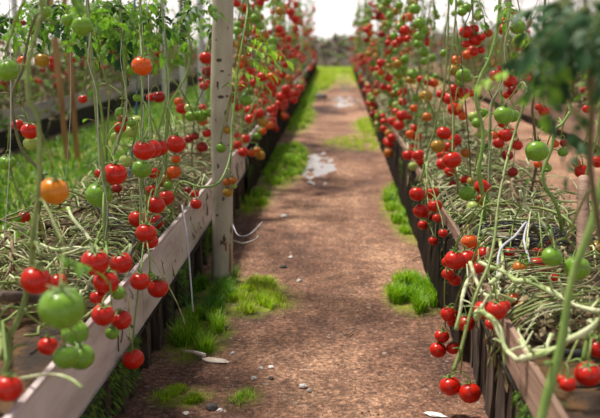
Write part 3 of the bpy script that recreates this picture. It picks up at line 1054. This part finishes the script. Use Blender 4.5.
# ---- left row, near to far
plant_fg(-1, 'blurred nearest tomato plant of the left row with orange fruit and big green fruit', [(41, -5), (39, 20), (34, 42), (28, 68), (29, 100), (37, 115), (40, 150), (38, 195), (33, 235), (30, 275), (22, 310), (8, 340)], 1.62,
         [[(54, 191, 28, 'Y')], [(36, 280, 29, 'R'), (57, 283, 20, 'R')], [(62, 308, 44, 'G'), (75, 333, 26, 'G')], [(66, 357, 25, 'G'), (81, 357, 26, 'G')], [(82, 26, 20, 'G'), (68, 20, 13, 'G')], [(7, 70, 22, 'G')], [(45, 12, 12, 'G')]],
         r=.0052, leaves=2, lsize=.12, extra=[(40, 255, 1.5, .10, 'n', .2, .2), (18, 250, 1.6, .10, 'n', 3.3, .2)])
plant_fg(-1, 'tomato plant with thin dark stem bearing red fruit above pale ones at the left edge', [(48, -5), (42, 10), (33, 22), (27, 45), (22, 70), (12, 95), (14, 120), (22, 150), (42, 176)], 2.5,
         [[(18, 125, 12, 'R'), (30, 131, 17, 'R'), (31, 143, 15, 'P')], [(6, 163, 15, 'G'), (11, 162, 10, 'G')], [(23, 61, 11, 'O'), (42, 60, 14, 'L')], [(16, 22, 6, 'D'), (23, 23, 6, 'D')]],
         r=.0048, m_='stem_dark', leaves=4, lsize=.17)
plant_fg(-1, 'tomato plant at lower left edge with red fruit low beside the white board', [(-12, 200), (-10, 260), (-4, 310), (10, 350), (4, 372), (-6, 400)], 1.6,
         [[(8, 388, 28, 'R')], [(48, 346, 19, 'R')]], r=.006)
plant_fg(-1, 'tomato plant carrying small red fruit low at the left edge behind the blurred nearest stem', [(10, 150), (12, 175), (22, 200), (36, 215)], 2.8,
         [[(24, 217, 12, 'R'), (18, 219, 7, 'G'), (38, 226, 9, 'R')]], r=.004)
p2, _ = plant_fg(-1, 'tomato plant with straight pale stem over the big low red cluster on the left', [(87, -5), (89, 30), (92, 60), (95, 90), (98, 130), (103, 165), (105, 205), (106, 245), (105, 262)], 2.2,
         [[(95, 262, 27, 'R'), (121, 263, 22, 'R'), (106, 282, 24, 'R'), (99, 248, 14, 'R')], [(98, 297, 15, 'R'), (118, 293, 14, 'G')], [(103, 315, 22, 'R'), (121, 320, 20, 'R'), (112, 333, 13, 'G')]],
         r=.0058, leaves=3, tw='twine')
side_stem(p2, [(30, 240, 2.3), (55, 250, 2.25), (80, 248, 2.25), (100, 255, 2.2)], .006)
side_stem(p2, [(68, 208, 2.6), (78, 225, 2.5), (90, 240, 2.4), (100, 252, 2.25)], .005)
plant_fg(-1, 'tomato plant with kinked dark stem and small dull fruit high on the left', [(101, 40), (101, 60), (106, 80), (110, 90), (109, 105)], 3.0,
         [[(113, 53, 8, 'D'), (100, 56, 9, 'G')], [(83, 99, 9, 'R')]], r=.004, m_='stem')
plant_fg(-1, 'tomato plant with red fruit over a bright green fruit at mid height on the left', [(120, -5), (121, 30), (124, 60), (126, 100), (123, 125), (117, 145), (111, 162)], 2.55,
         [[(99, 195, 25, 'G'), (115, 174, 23, 'R'), (100, 173, 10, 'R'), (117, 188, 10, 'D')], [(120, 127, 12, 'R'), (123, 119, 9, 'D'), (132, 123, 8, 'G'), (116, 136, 9, 'P')]],
         r=.005, leaves=4, tw='twine')
plant_fg(-1, 'tomato plant with one large orange-red fruit high up and a row of red fruit below', [(140, -5), (141, 30), (143, 60), (142, 100), (142, 130), (141, 170), (141, 215), (140, 245)], 2.5,
         [[(142, 66, 20, 'O'), (132, 70, 11, 'G')], [(144, 150, 21, 'R'), (151, 149, 20, 'R'), (160, 148, 16, 'R')], [(126, 161, 13, 'P'), (142, 169, 19, 'G')], [(138, 219, 18, 'R'), (146, 233, 20, 'R'), (155, 222, 16, 'R'), (150, 241, 16, 'R')], [(140, 281, 19, 'R'), (158, 288, 20, 'R'), (151, 276, 8, 'G')], [(137, 98, 8, 'G')]],
         r=.0048, m_='stem_light', leaves=4, tw='twine')
plant_fg(-1, 'tomato plant above the post side with red fruit over stacked ripe clusters', [(161, -5), (163, 20), (167, 50), (168, 80), (167, 110), (165, 150), (161, 175), (156, 192)], 2.8,
         [[(176, 144, 19, 'R')], [(174, 172, 14, 'O'), (165, 180, 14, 'L'), (154, 173, 12, 'R'), (168, 185, 9, 'G')], [(153, 190, 12, 'R'), (149, 191, 11, 'R')], [(166, 198, 16, 'R'), (156, 205, 18, 'R'), (151, 213, 12, 'R')], [(159, 97, 12, 'D'), (151, 97, 9, 'R')], [(176, 159, 9, 'O')], [(159, 54, 7, 'D')], [(133, 359, 21, 'R')]],
         r=.0042, m_='stem_light', leaves=3, tw='twine')
plant_fg(-1, 'tomato plant with four green fruit in a row just left of the post', [(188, -5), (189, 30), (190, 55), (186, 75), (177, 92), (170, 108)], 3.1,
         [[(211, 112, 11, 'G'), (201, 116, 13, 'G'), (191, 116, 11, 'G'), (189, 108, 9, 'P')], [(189, 139, 9, 'D'), (195, 136, 8, 'D'), (202, 147, 11, 'D'), (207, 133, 9, 'R')], [(196, 204, 11, 'R'), (195, 194, 8, 'R'), (188, 190, 7, 'D')], [(183, 35, 8, 'G')]],
         r=.004, m_='stem_light', leaves=4)
plant_fg(-1, 'tomato plant with dark thin stem and stacked red fruit directly left of the post', [(213, -5), (213, 20), (210, 45), (206, 70), (203, 90), (196, 108)], 3.7,
         [[(206, 58, 13, 'R'), (208, 71, 12, 'D'), (211, 64, 9, 'D')], [(204, 86, 9, 'R'), (202, 80, 7, 'D'), (207, 82, 6, 'R')]], r=.0034, m_='stem_dark', leaves=3)
p3, _ = plant_fg(-1, 'green stem drooping in front of the white post with small fruit clusters', [(248, -5, 3.15), (246, 20, 3.1), (240, 55, 3.05), (236, 90, 3.05), (232, 125, 3.0), (231, 150, 2.95), (226, 170, 2.9), (217, 184, 2.85), (200, 187, 2.85), (180, 182, 2.9)], 3.0,
         [[(227, 130, 8, 'L')], [(221, 148, 10, 'G')], [(228, 192, 10, 'L'), (227, 182, 8, 'B'), (233, 180, 8, 'B'), (234, 186, 6, 'P')], [(246, 100, 12, 'G')], [(250, 49, 6, 'R'), (249, 54, 5, 'R')]],
         r=.0042, m_='stem_light', leaves=0, extra=[(234, 70, 3.35, .14, 'lit', .2, .2), (252, 44, 3.5, .16, 'lit', .5, .2), (238, 20, 3.4, .12, 'lit', .1, .3), (240, 46, 3.15, .15, 'lit', -.4, .1), (240, 58, 3.2, .14, 'lit', .4, .2), (248, 38, 3.4, .12, 'lit', .9, .1), (246, 60, 3.5, .12, 'lit', -.2, .3), (222, 88, 3.1, .07, 'lit', .6, -.4)])
plant_fg(-1, 'tomato plant with cascade of green fruit just right of the post', [(246, -5), (249, 8), (258, 14), (263, 30), (265, 55), (266, 80)], 4.7,
         [[(237, 31, 9, 'G'), (238, 24, 7, 'G'), (249, 25, 7, 'B')], [(255, 18, 9, 'G'), (260, 26, 9, 'G'), (265, 35, 9, 'B')], [(273, 41, 10, 'G'), (272, 49, 10, 'G'), (280, 11, 9, 'L')], [(263, 68, 9, 'R'), (257, 77, 9, 'R'), (262, 77, 10, 'R'), (272, 77, 10, 'O'), (271, 86, 9, 'R'), (268, 70, 8, 'R')]],
         r=.004, leaves=3, m_='stem_light')
plant_fg(-1, 'tomato plant with red cluster above olive fruit right of the post', [(252, 40), (256, 60), (257, 85), (258, 105), (250, 128), (246, 140)], 4.6,
         [[(249, 110, 9, 'R'), (259, 113, 10, 'R'), (250, 119, 10, 'R'), (254, 107, 8, 'R')], [(263, 122, 10, 'L'), (268, 126, 7, 'O'), (263, 131, 7, 'O')], [(274, 108, 8, 'R'), (270, 110, 7, 'R')]], r=.0035)
plant_fg(-1, 'tomato plant with red and olive fruit over the bed edge right of the post', [(236, 60), (238, 90), (241, 118), (243, 130)], 4.3,
         [[(238, 136, 8, 'R'), (245, 139, 10, 'R'), (237, 145, 10, 'R'), (243, 152, 10, 'R')], [(252, 153, 8, 'O'), (260, 155, 10, 'L'), (257, 150, 7, 'B')], [(228, 112, 8, 'G')]], r=.0035)
plant_fg(-1, 'tomato plant with loose red fruit high beside the path in the left row', [(284, -5), (285, 20), (287, 50), (290, 80)], 5.6,
         [[(280, 57, 8, 'R'), (289, 56, 7, 'R'), (287, 47, 7, 'R'), (285, 65, 7, 'R')], [(279, 29, 9, 'R'), (284, 34, 8, 'R'), (288, 39, 8, 'R')], [(281, 97, 10, 'R'), (289, 94, 10, 'R'), (296, 93, 9, 'R'), (286, 89, 9, 'R'), (279, 104, 8, 'R')], [(300, 88, 8, 'R'), (294, 100, 8, 'R')]], r=.0035, leaves=3)
plant_fg(-1, 'tomato plant with pink-red fruit in the left row, dense clusters at its top', [(272, -5), (274, 30), (277, 70), (275, 100)], 6.0,
         [[(268, 57, 7, 'R'), (274, 61, 7, 'R'), (277, 54, 7, 'R')], [(283, 75, 8, 'R'), (277, 82, 8, 'R'), (289, 78, 8, 'O')], [(290, 12, 8, 'R'), (284, 8, 7, 'O'), (295, 19, 8, 'R')]], r=.0035, leaves=3)

# ---- right row
plant_fg(1, 'tomato plant with stacked green fruit high in the right row', [(433, -5), (434, 20), (431, 45), (426, 70), (423, 92)], 4.5,
         [[(420, 23, 12, 'G'), (424, 30, 10, 'G'), (419, 36, 10, 'G')], [(424, 52, 10, 'G'), (432, 58, 9, 'G'), (425, 61, 9, 'G'), (418, 44, 9, 'G')], [(413, 74, 10, 'G'), (410, 80, 8, 'L')], [(427, 82, 9, 'R'), (434, 83, 9, 'O'), (421, 79, 8, 'R')], [(426, 96, 13, 'L'), (416, 98, 8, 'G')]], r=.0038, leaves=2)
plant_fg(1, 'tomato plant with mixed red and green fruit left of the stacked green fruit', [(411, -5), (413, 20), (412, 45), (408, 68), (404, 85), (403, 105)], 4.9,
         [[(405, 30, 10, 'R'), (408, 39, 8, 'R'), (400, 40, 8, 'R')], [(403, 55, 8, 'O'), (396, 60, 7, 'R'), (394, 36, 8, 'G')], [(402, 115, 11, 'R'), (393, 121, 10, 'R'), (399, 125, 11, 'R'), (396, 112, 8, 'R')], [(403, 68, 8, 'G'), (399, 76, 7, 'L')], [(415, 9, 11, 'G'), (410, 17, 9, 'O'), (406, 17, 8, 'R')], [(414, 1, 8, 'R')]], r=.0035, leaves=2)
plant_fg(1, 'tomato plant with orange fruit over a red cluster beside the path, right row', [(430, 30), (429, 70), (425, 100), (421, 120), (418, 132)], 4.1,
         [[(417, 137, 10, 'R'), (410, 134, 9, 'O'), (414, 128, 8, 'R')], [(414, 108, 8, 'O')], [(408, 155, 11, 'R'), (418, 155, 12, 'R'), (414, 148, 9, 'R'), (420, 161, 10, 'R')], [(427, 117, 10, 'B')], [(413, 166, 9, 'P')]], r=.0035)
plant_fg(1, 'tomato plant with long curved stem ending in large low red cluster by the path', [(449, -5), (448, 35), (446, 70), (443, 92), (438, 112), (434, 133), (428, 150), (424, 168), (422, 184)], 3.4,
         [[(438, 146, 14, 'L'), (444, 133, 14, 'R'), (443, 155, 12, 'R'), (443, 164, 13, 'R')], [(417, 194, 15, 'R'), (432, 193, 13, 'R'), (435, 206, 14, 'R'), (421, 211, 15, 'R')], [(423, 225, 10, 'R'), (433, 241, 9, 'R'), (429, 216, 8, 'D')], [(444, 53, 8, 'G')], [(448, 98, 12, 'R'), (441, 94, 9, 'R')], [(437, 218, 9, 'R'), (443, 233, 9, 'R')]], r=.0045, leaves=2, m_='stem')
plant_fg(1, 'tomato plant with orange and green fruit over a big red cluster in the right row', [(456, -5), (455, 25), (452, 50), (449, 80), (452, 105), (454, 130), (452, 150)], 3.2,
         [[(456, 61, 12, 'O'), (454, 70, 12, 'L'), (463, 75, 14, 'G')], [(463, 93, 13, 'R'), (454, 89, 11, 'R'), (451, 99, 13, 'R'), (471, 93, 8, 'R')], [(455, 109, 14, 'R'), (463, 116, 9, 'O')], [(452, 160, 18, 'R'), (455, 140, 13, 'R'), (449, 147, 12, 'R'), (450, 171, 11, 'R')], [(466, 153, 10, 'B')], [(466, 180, 11, 'R'), (453, 184, 8, 'D')]], r=.0042, leaves=2)
plant_fg(1, 'tomato plant with red cluster hanging high from a dark stalk, tall green stem beside', [(472, -5), (470, 12), (464, 28), (461, 45), (462, 68), (466, 110)], 3.2,
         [[(466, 32, 13, 'R'), (475, 40, 13, 'R'), (474, 29, 10, 'R')], [(488, 33, 9, 'R'), (482, 37, 8, 'R')], [(474, 52, 9, 'R'), (481, 50, 8, 'R'), (466, 44, 8, 'R')], [(467, 8, 10, 'G'), (462, 12, 9, 'G')], [(478, 17, 8, 'P')]], r=.003, m_='stem_dark', leaves=3)
plant_fg(1, 'tall tomato plant with thick zigzag green stem in the right row', [(500, -5), (498, 25), (494, 45), (489, 60), (480, 78), (476, 94), (478, 110), (483, 130), (482, 150), (479, 172)], 2.75,
         [[(495, 75, 12, 'R')], [(483, 187, 16, 'R'), (467, 193, 16, 'G'), (471, 181, 8, 'L')], [(474, 208, 15, 'P'), (482, 200, 11, 'O')], [(494, 135, 9, 'O'), (506, 135, 14, 'R')], [(517, 145, 11, 'R'), (513, 172, 10, 'D')]], r=.0068, m_='stem_light', leaves=2)
plant_fg(1, 'tomato plant with paired red fruit on a pale upright stem beside the zigzag one', [(511, -5), (508, 20), (506, 45), (504, 68), (500, 86), (492, 104), (490, 130), (490, 155), (489, 180), (487, 205)], 2.9,
         [[(510, 81, 14, 'R'), (499, 68, 6, 'R')], [(513, 90, 9, 'D'), (508, 95, 9, 'R')], [(518, 27, 15, 'G'), (521, 38, 13, 'G')], [(470, 242, 16, 'O'), (485, 254, 16, 'R'), (478, 268, 12, 'R')]], r=.0052, m_='stem', leaves=2, tw='twine', extra=[(516, 34, 2.95, .11, 'lit', .1, .6), (512, 48, 2.95, .08, 'n', .4, .8)])
p7, _ = plant_fg(1, 'tomato plant with slanting stem reaching down to the lowest pair of red fruit', [(527, 90, 2.3), (523, 108, 2.3), (515, 132, 2.3), (508, 156, 2.25), (503, 178, 2.2), (498, 205, 2.15), (495, 235, 2.1), (489, 264, 2.05), (477, 292, 2.0), (468, 322, 1.97), (461, 350, 1.95), (453, 371, 1.93)], 2.1,
         [[(504, 115, 19, 'G'), (513, 116, 13, 'G')], [(455, 260, 20, 'R'), (467, 259, 19, 'R'), (455, 280, 12, 'R'), (448, 262, 12, 'R')], [(438, 350, 16, 'R'), (442, 336, 14, 'R'), (453, 348, 13, 'R'), (448, 274, 12, 'R')], [(450, 386, 20, 'R'), (470, 393, 21, 'R')], [(449, 314, 16, 'R'), (466, 323, 17, 'R'), (452, 322, 9, 'R')]], r=.0042, m_='stem', root=False)
p8, _ = plant_fg(1, 'tomato plant with large red fruit on pale thick stems sprawling over the right bed rim', [(470, 262, 2.1), (478, 285, 2.05), (486, 296, 2.0), (500, 296, 2.0)], 1.95,
         [[(484, 310, 20, 'R'), (497, 310, 20, 'R'), (504, 306, 13, 'R')], [(513, 299, 14, 'O'), (525, 307, 14, 'B')], [(491, 324, 11, 'R')], [(520, 268, 14, 'B')]], r=.006, m_='stem_pale')
side_stem(p8, [(476, 318, 1.85), (482, 312, 1.82), (492, 319, 1.80), (500, 333, 1.78), (508, 352, 1.75), (518, 360, 1.72), (535, 356, 1.7), (560, 347, 1.68), (582, 334, 1.66), (605, 315, 1.65)], .0066, 'stem_pale')
side_stem(p8, [(480, 262, 2.2), (500, 270, 2.12), (516, 281, 2.05), (532, 283, 2.0), (552, 292, 1.95), (574, 305, 1.9), (603, 312, 1.85)], .0066, 'stem_pale')
side_stem(p8, [(520, 340, 1.8), (528, 352, 1.76), (545, 350, 1.72), (552, 335, 1.75)], .0055, 'stem_pale')
side_stem(p8, [(478, 318, 1.85), (476, 312, 1.86), (482, 308, 1.86), (486, 315, 1.84)], .004, 'stem_pale')
side_stem(p8, [(500, 240, 2.5), (503, 262, 2.3), (500, 275, 2.2), (490, 284, 2.1)], .006, 'stem_pale')
side_stem(p8, [(456, 330, 1.98), (462, 300, 2.0), (466, 285, 2.05), (472, 275, 2.1)], .005, 'stem_pale')
plant_fg(1, 'tomato plant with large green fruit hanging on a long stalk over the right bed', [(570, 112), (562, 124), (555, 130), (551, 150), (543, 172), (546, 188), (556, 204)], 2.6,
         [[(537, 151, 22, 'G')], [(547, 168, 9, 'G'), (538, 164, 8, 'O')], [(555, 144, 8, 'O'), (564, 143, 8, 'D'), (563, 152, 10, 'G')], [(544, 111, 11, 'R'), (539, 107, 8, 'R')]], r=.0055, m_='stem_light')
plant_fg(1, 'tomato plant with red fruit sitting among the black hose coil', [(520, 190), (524, 205), (540, 220), (548, 232)], 2.5,
         [[(508, 238, 12, 'R'), (510, 253, 12, 'R')], [(538, 241, 12, 'R'), (552, 243, 12, 'R'), (538, 252, 10, 'R')], [(537, 266, 19, 'R'), (545, 265, 15, 'R')], [(553, 279, 13, 'R'), (560, 285, 9, 'R')]], r=.006, m_='stem_pale', extra=[(526, 250, 2.2, .05, 'n', .5, 1.0)])
plant_fg(1, 'blurred near tomato plant with two green fruit on a thick pale stem at right', [(606, 165), (598, 200), (588, 235), (575, 268), (568, 300), (563, 335), (556, 365), (548, 392), (540, 425)], 1.42,
         [[(552, 257, 20, 'G'), (577, 268, 25, 'G')]], r=.0075, m_='stem_light', root=False, extra=[(530, 66, 1.35, .10, 'lit', 3.0, .2)])
plant_fg(1, 'tomato plant with red fruit low at the right picture edge', [(612, 290), (600, 318), (588, 340), (585, 360)], 1.75,
         [[(588, 374, 25, 'R')], [(598, 348, 20, 'R')], [(568, 384, 16, 'R'), (562, 379, 11, 'R')]], r=.006, m_='stem_light')
plant_fg(1, 'tomato plant with fruit half hidden by blurred leaves at the right picture edge', [(600, 90), (598, 130), (590, 160), (585, 185)], 2.6,
         [[(582, 171, 15, 'R'), (576, 163, 9, 'O')], [(598, 161, 14, 'R')], [(598, 248, 15, 'L')], [(587, 109, 9, 'R')]], r=.005, m_='stem')
# dark out-of-focus leafy shoot leaning in at the upper right
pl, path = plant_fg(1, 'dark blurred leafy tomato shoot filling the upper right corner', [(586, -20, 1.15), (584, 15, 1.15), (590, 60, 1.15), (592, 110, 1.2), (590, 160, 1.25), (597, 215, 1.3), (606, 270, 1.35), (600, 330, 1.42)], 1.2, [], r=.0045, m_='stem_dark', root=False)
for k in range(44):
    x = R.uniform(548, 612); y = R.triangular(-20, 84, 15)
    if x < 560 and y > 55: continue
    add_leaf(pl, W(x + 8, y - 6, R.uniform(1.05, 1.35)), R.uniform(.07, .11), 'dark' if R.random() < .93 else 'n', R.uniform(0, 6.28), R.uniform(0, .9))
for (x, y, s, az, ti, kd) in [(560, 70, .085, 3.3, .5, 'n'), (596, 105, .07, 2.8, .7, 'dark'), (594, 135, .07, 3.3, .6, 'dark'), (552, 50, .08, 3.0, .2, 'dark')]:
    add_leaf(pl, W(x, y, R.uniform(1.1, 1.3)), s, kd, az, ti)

# ------------------------------------------------------------------ the rest of the rows
def row_plant(side, X, Y, label, group, ntruss, per, zlo, zhi, lean, nleaf, calyx, small, greens, lk='n'):
    root = Vector((X, Y, .26 if abs(X) < 1.5 else .26))
    pl = empty('tomato_plant', tuple(root)); tag(pl, label, 'tomato plant', group)
    ft = -side
    path = [root]
    x, y = X, Y
    for z in (.33, .5, .7, .95, 1.25, 1.6, 2.0):
        x = X + ft * lean * min(1, z / .7) + R.uniform(-.035, .035); y += R.uniform(-.03, .03)
        path.append(Vector((x, y, z)))
    mb = MB(); mb.tube(path, [.0075 - .0006 * i for i in range(len(path))], 5, 0, 2)
    mb.build('stem', M[R.choice(['stem', 'stem_light', 'stem', 'stem_dark'])], pl)
    for k in range(ntruss):
        zt = zlo + (zhi - zlo) * (k + R.random()) / ntruss
        a = near_on(path, Vector((x, y, zt + .1)))
        ox = ft * R.uniform(-.02, .13); oy = R.uniform(-.12, .12)
        ps = []
        if R.random() < greens * (.35 + zt): cols = 'GGPLG'
        elif R.random() < .12: cols = 'ROBLR'
        else: cols = 'RRRRRDRRDRRO'
        n = max(2, per + R.choice([-1, 0, 0, 1]))
        for i in range(n):
            D = R.uniform(.048, .066)
            for tries in range(8):
                p = Vector((a.x + ox + R.uniform(-.036, .036), a.y + oy + R.uniform(-.036, .036), zt - .036 * i * R.uniform(.6, 1.2)))
                if all((p - q).length > (D + E) * .46 for q, E in ps): break
            f = LF if side < 0 else RF
            if abs(X) < 1.5 and p.z < .40 and abs(p.x) > abs(f) - .04:
                p.x = f - side * R.uniform(.04, .08)
            p.z = max(p.z, .08)
            ps.append((p, D))
            add_tomato(pl, p, D, R.choice(cols), calyx, small)
        if not small or True: truss(pl, path, ps, 'stem', .0024)
    mb = MB()
    for k in range(34 if not small else 22):
        zz = R.uniform(.3, 1.5) if R.random() < .7 else R.uniform(1.0, 1.8)
        a = near_on(path, Vector((x, y, zz)))
        d = Vector((R.uniform(-1, 1) + ft * .3, R.uniform(-1, 1), R.uniform(-1.2, .2))).normalized()
        q = a + d * R.uniform(.02, .14)
        mb.tube([a, (a + q) / 2 + Vector((0, 0, .012)), q], .0013, 4, 2, 1)
        leaflet(mb, q, d + Vector((0, 0, -.4)), Vector((0, 0, 1)), R.uniform(.02, .055), R.uniform(.2, .4), R.choice([0, 0, 1]))
    tag(mb.build('foliage', [M['leaf'], M['leaf_dry'], M['dry']], pl, smooth=False), kind='stuff')
    for k in range(nleaf):
        a = near_on(path, Vector((x, y, R.uniform(.95, 1.75))))
        add_leaf(pl, a, R.uniform(.10, .16), lk)


def yseq(y0, y1, s0, s1):
    y = y0
    while y < y1:
        yield y
        y += s0 + (s1 - s0) * (y - y0) / (y1 - y0) * R.uniform(.9, 1.1)


names = {-1: 'left', 1: 'right'}
for side in (-1, 1):
    nm = names[side]; f = LF if side < 0 else RF
    for Y in yseq(5.2, 21, .34, .75):
        mid = Y < 8.5
        far = Y > 13
        where = 'mid-distance stretch' if mid else ('far blurred end' if far else 'blurred stretch beyond the puddle')
        lab = f'tall red-fruited tomato plant in the {where} of the {nm} row'
        row_plant(side, f + side * R.uniform(.12, .3), Y, lab, f'tomato plants in the {where} of the {nm} row', 5 if mid else 4, 4 if not far else 3, .30, 1.35 if not far else 1.5, R.uniform(.06, .16), 2 if mid else 1, Y < 7.2, Y > 7.2, .28 if side < 0 else .42)
    # inner stems standing at the back of the near part of the bed
    for Y in yseq(3.4, 9.0, .8, 1.0):
        row_plant(side, side * R.uniform(.80, .90) + (-.1 if side < 0 else 0), Y, f'thin tomato plant at the back edge of the {nm} bed', f'tomato plants at the back of the {nm} bed', 2, 3, .45, 1.2, .02, 1, False, True, .3)
    Xo = -2.9 if side < 0 else 2.25
    for Y in yseq(4.6, 19, .42, 1.3):
        row_plant(side, Xo + R.uniform(-.08, .08), Y, f'blurred red-fruited tomato plant in the outer {nm} row', f'tomato plants in the outer {nm} row', 3, 3, .42, 1.15, R.uniform(0, .1), 2, False, True, .2)

# young leafy tops hanging into the picture above the left row
for (x, y, z, s) in [(8, 12, 2.9, .16), (28, 8, 3.0, .16), (60, 6, 2.8, .16), (75, 14, 2.7, .15), (96, 10, 3.0, .2), (112, 18, 3.1, .17), (100, 28, 3.2, .15), (118, 30, 3.3, .15), (130, 12, 3.2, .16), (175, 14, 3.3, .17), (196, 8, 3.4, .18), (178, 30, 3.4, .12), (205, 22, 3.6, .14), (3, 42, 2.6, .16), (8, 60, 2.8, .13), (64, 36, 2.9, .12), (96, 44, 3.2, .12), (124, 40, 3.3, .12), (150, 6, 3.2, .14)] + [(R.uniform(-5, 208) if k % 3 else R.uniform(70, 135), R.triangular(-12, 46, 4), R.uniform(2.5, 4.2), R.uniform(.12, .2)) for k in range(120)]:
    p = W(x, y, z)
    s *= .72
    ys_ = [o for o in C.objects if o.name.startswith('tomato_plant') and o.get('group') == 'tomato plants of the left row']
    best = min(ys_, key=lambda o: abs(o.location.y - p.y) + abs(o.location.x - p.x))
    mb = MB(); t0 = p + Vector((R.uniform(-.05, .05), R.uniform(-.1, .1), .22)); mb.tube([t0, (t0 + p) / 2 + Vector((.01, 0, 0)), p], .003, 5, 0, 2)
    lf = add_leaf(best, p, s, R.choice(['n', 'n', 'dark']), R.uniform(0, 6.28), R.uniform(.2, .9))
    mb.build('leaf_stalk', M['stem'], lf)

tangle(LF - .04, LBK - .02, 720, 2.0, 9, .305, 'tangled pale green and dry stems lying over the left bed', (6, 5, 3, 4))
tangle(RF + .03, RBK + .03, 820, 1.85, 9, .29, 'tangled pale green and dry stems lying on the right bed', (7, 4, 3, 4))
tangle(-2.75, -3.3, 160, 4, 14, .33, 'blurred tangle of old stems on the far left bed', (3, 3, 4, 2))
tangle(2.1, 2.7, 160, 4, 14, .32, 'blurred tangle of old stems on the far right bed', (3, 3, 4, 2))


# hanging support strings
for (px, z, m_, lb) in [(68, 3.1, 'twine', 'white support string hanging beside the brown stakes'), (134, 3.6, 'twine_blue', 'blue support string hanging high in the left row'), (146, 2.7, 'twine', 'white support string beside the orange-red fruit'), (8, 2.3, 'twine', 'white support string at the left picture edge')]:
    a = W(px, -20, z); b = W(px + 2, 150 if z < 3 else 120, z)
    hose([a + Vector((0, 0, .3)), a, a.lerp(b, .5) + Vector((.004, 0, 0)), b, Vector((b.x - .05, b.y, .33))], .0011 if m_ == 'twine' else .004, M[m_], 'support_string', lb, 'string')

# ------------------------------------------------------------------ light
w = bpy.data.worlds.new('world'); sc.world = w; w.use_nodes = True
nt = w.node_tree; N = nt.nodes.new; Lk = nt.links.new
bg = nt.nodes['Background']
tcw = N('ShaderNodeTexCoord'); sx = N('ShaderNodeSeparateXYZ'); Lk(tcw.outputs['Generated'], sx.inputs[0])
rw = N('ShaderNodeValToRGB'); e = rw.color_ramp.elements
e[0].position = 0.0; e[0].color = (1.0, .97, .97, 1)
e[1].position = .75; e[1].color = (.26, .27, .30, 1)
x_ = e.new(.11); x_.color = (1.0, .97, .97, 1)
x_ = e.new(.26); x_.color = (.32, .32, .335, 1)
Lk(sx.outputs[2], rw.inputs[0]); Lk(rw.outputs[0], bg.inputs[0])
bg.inputs[1].default_value = 1.05
sd = bpy.data.lights.new('sun', 'SUN'); sd.energy = 4.7; sd.angle = math.radians(9); sd.color = (1, .92, .80)
so = bpy.data.objects.new('sun', sd); C.objects.link(so)
so.rotation_euler = Vector((.38, -.30, -1)).to_track_quat('-Z', 'Y').to_euler()

sc.view_settings.view_transform = 'Standard'
sc.view_settings.look = 'None'
sc.view_settings.exposure = .42
sc.view_settings.gamma = 1
sc.view_settings.use_curve_mapping = False
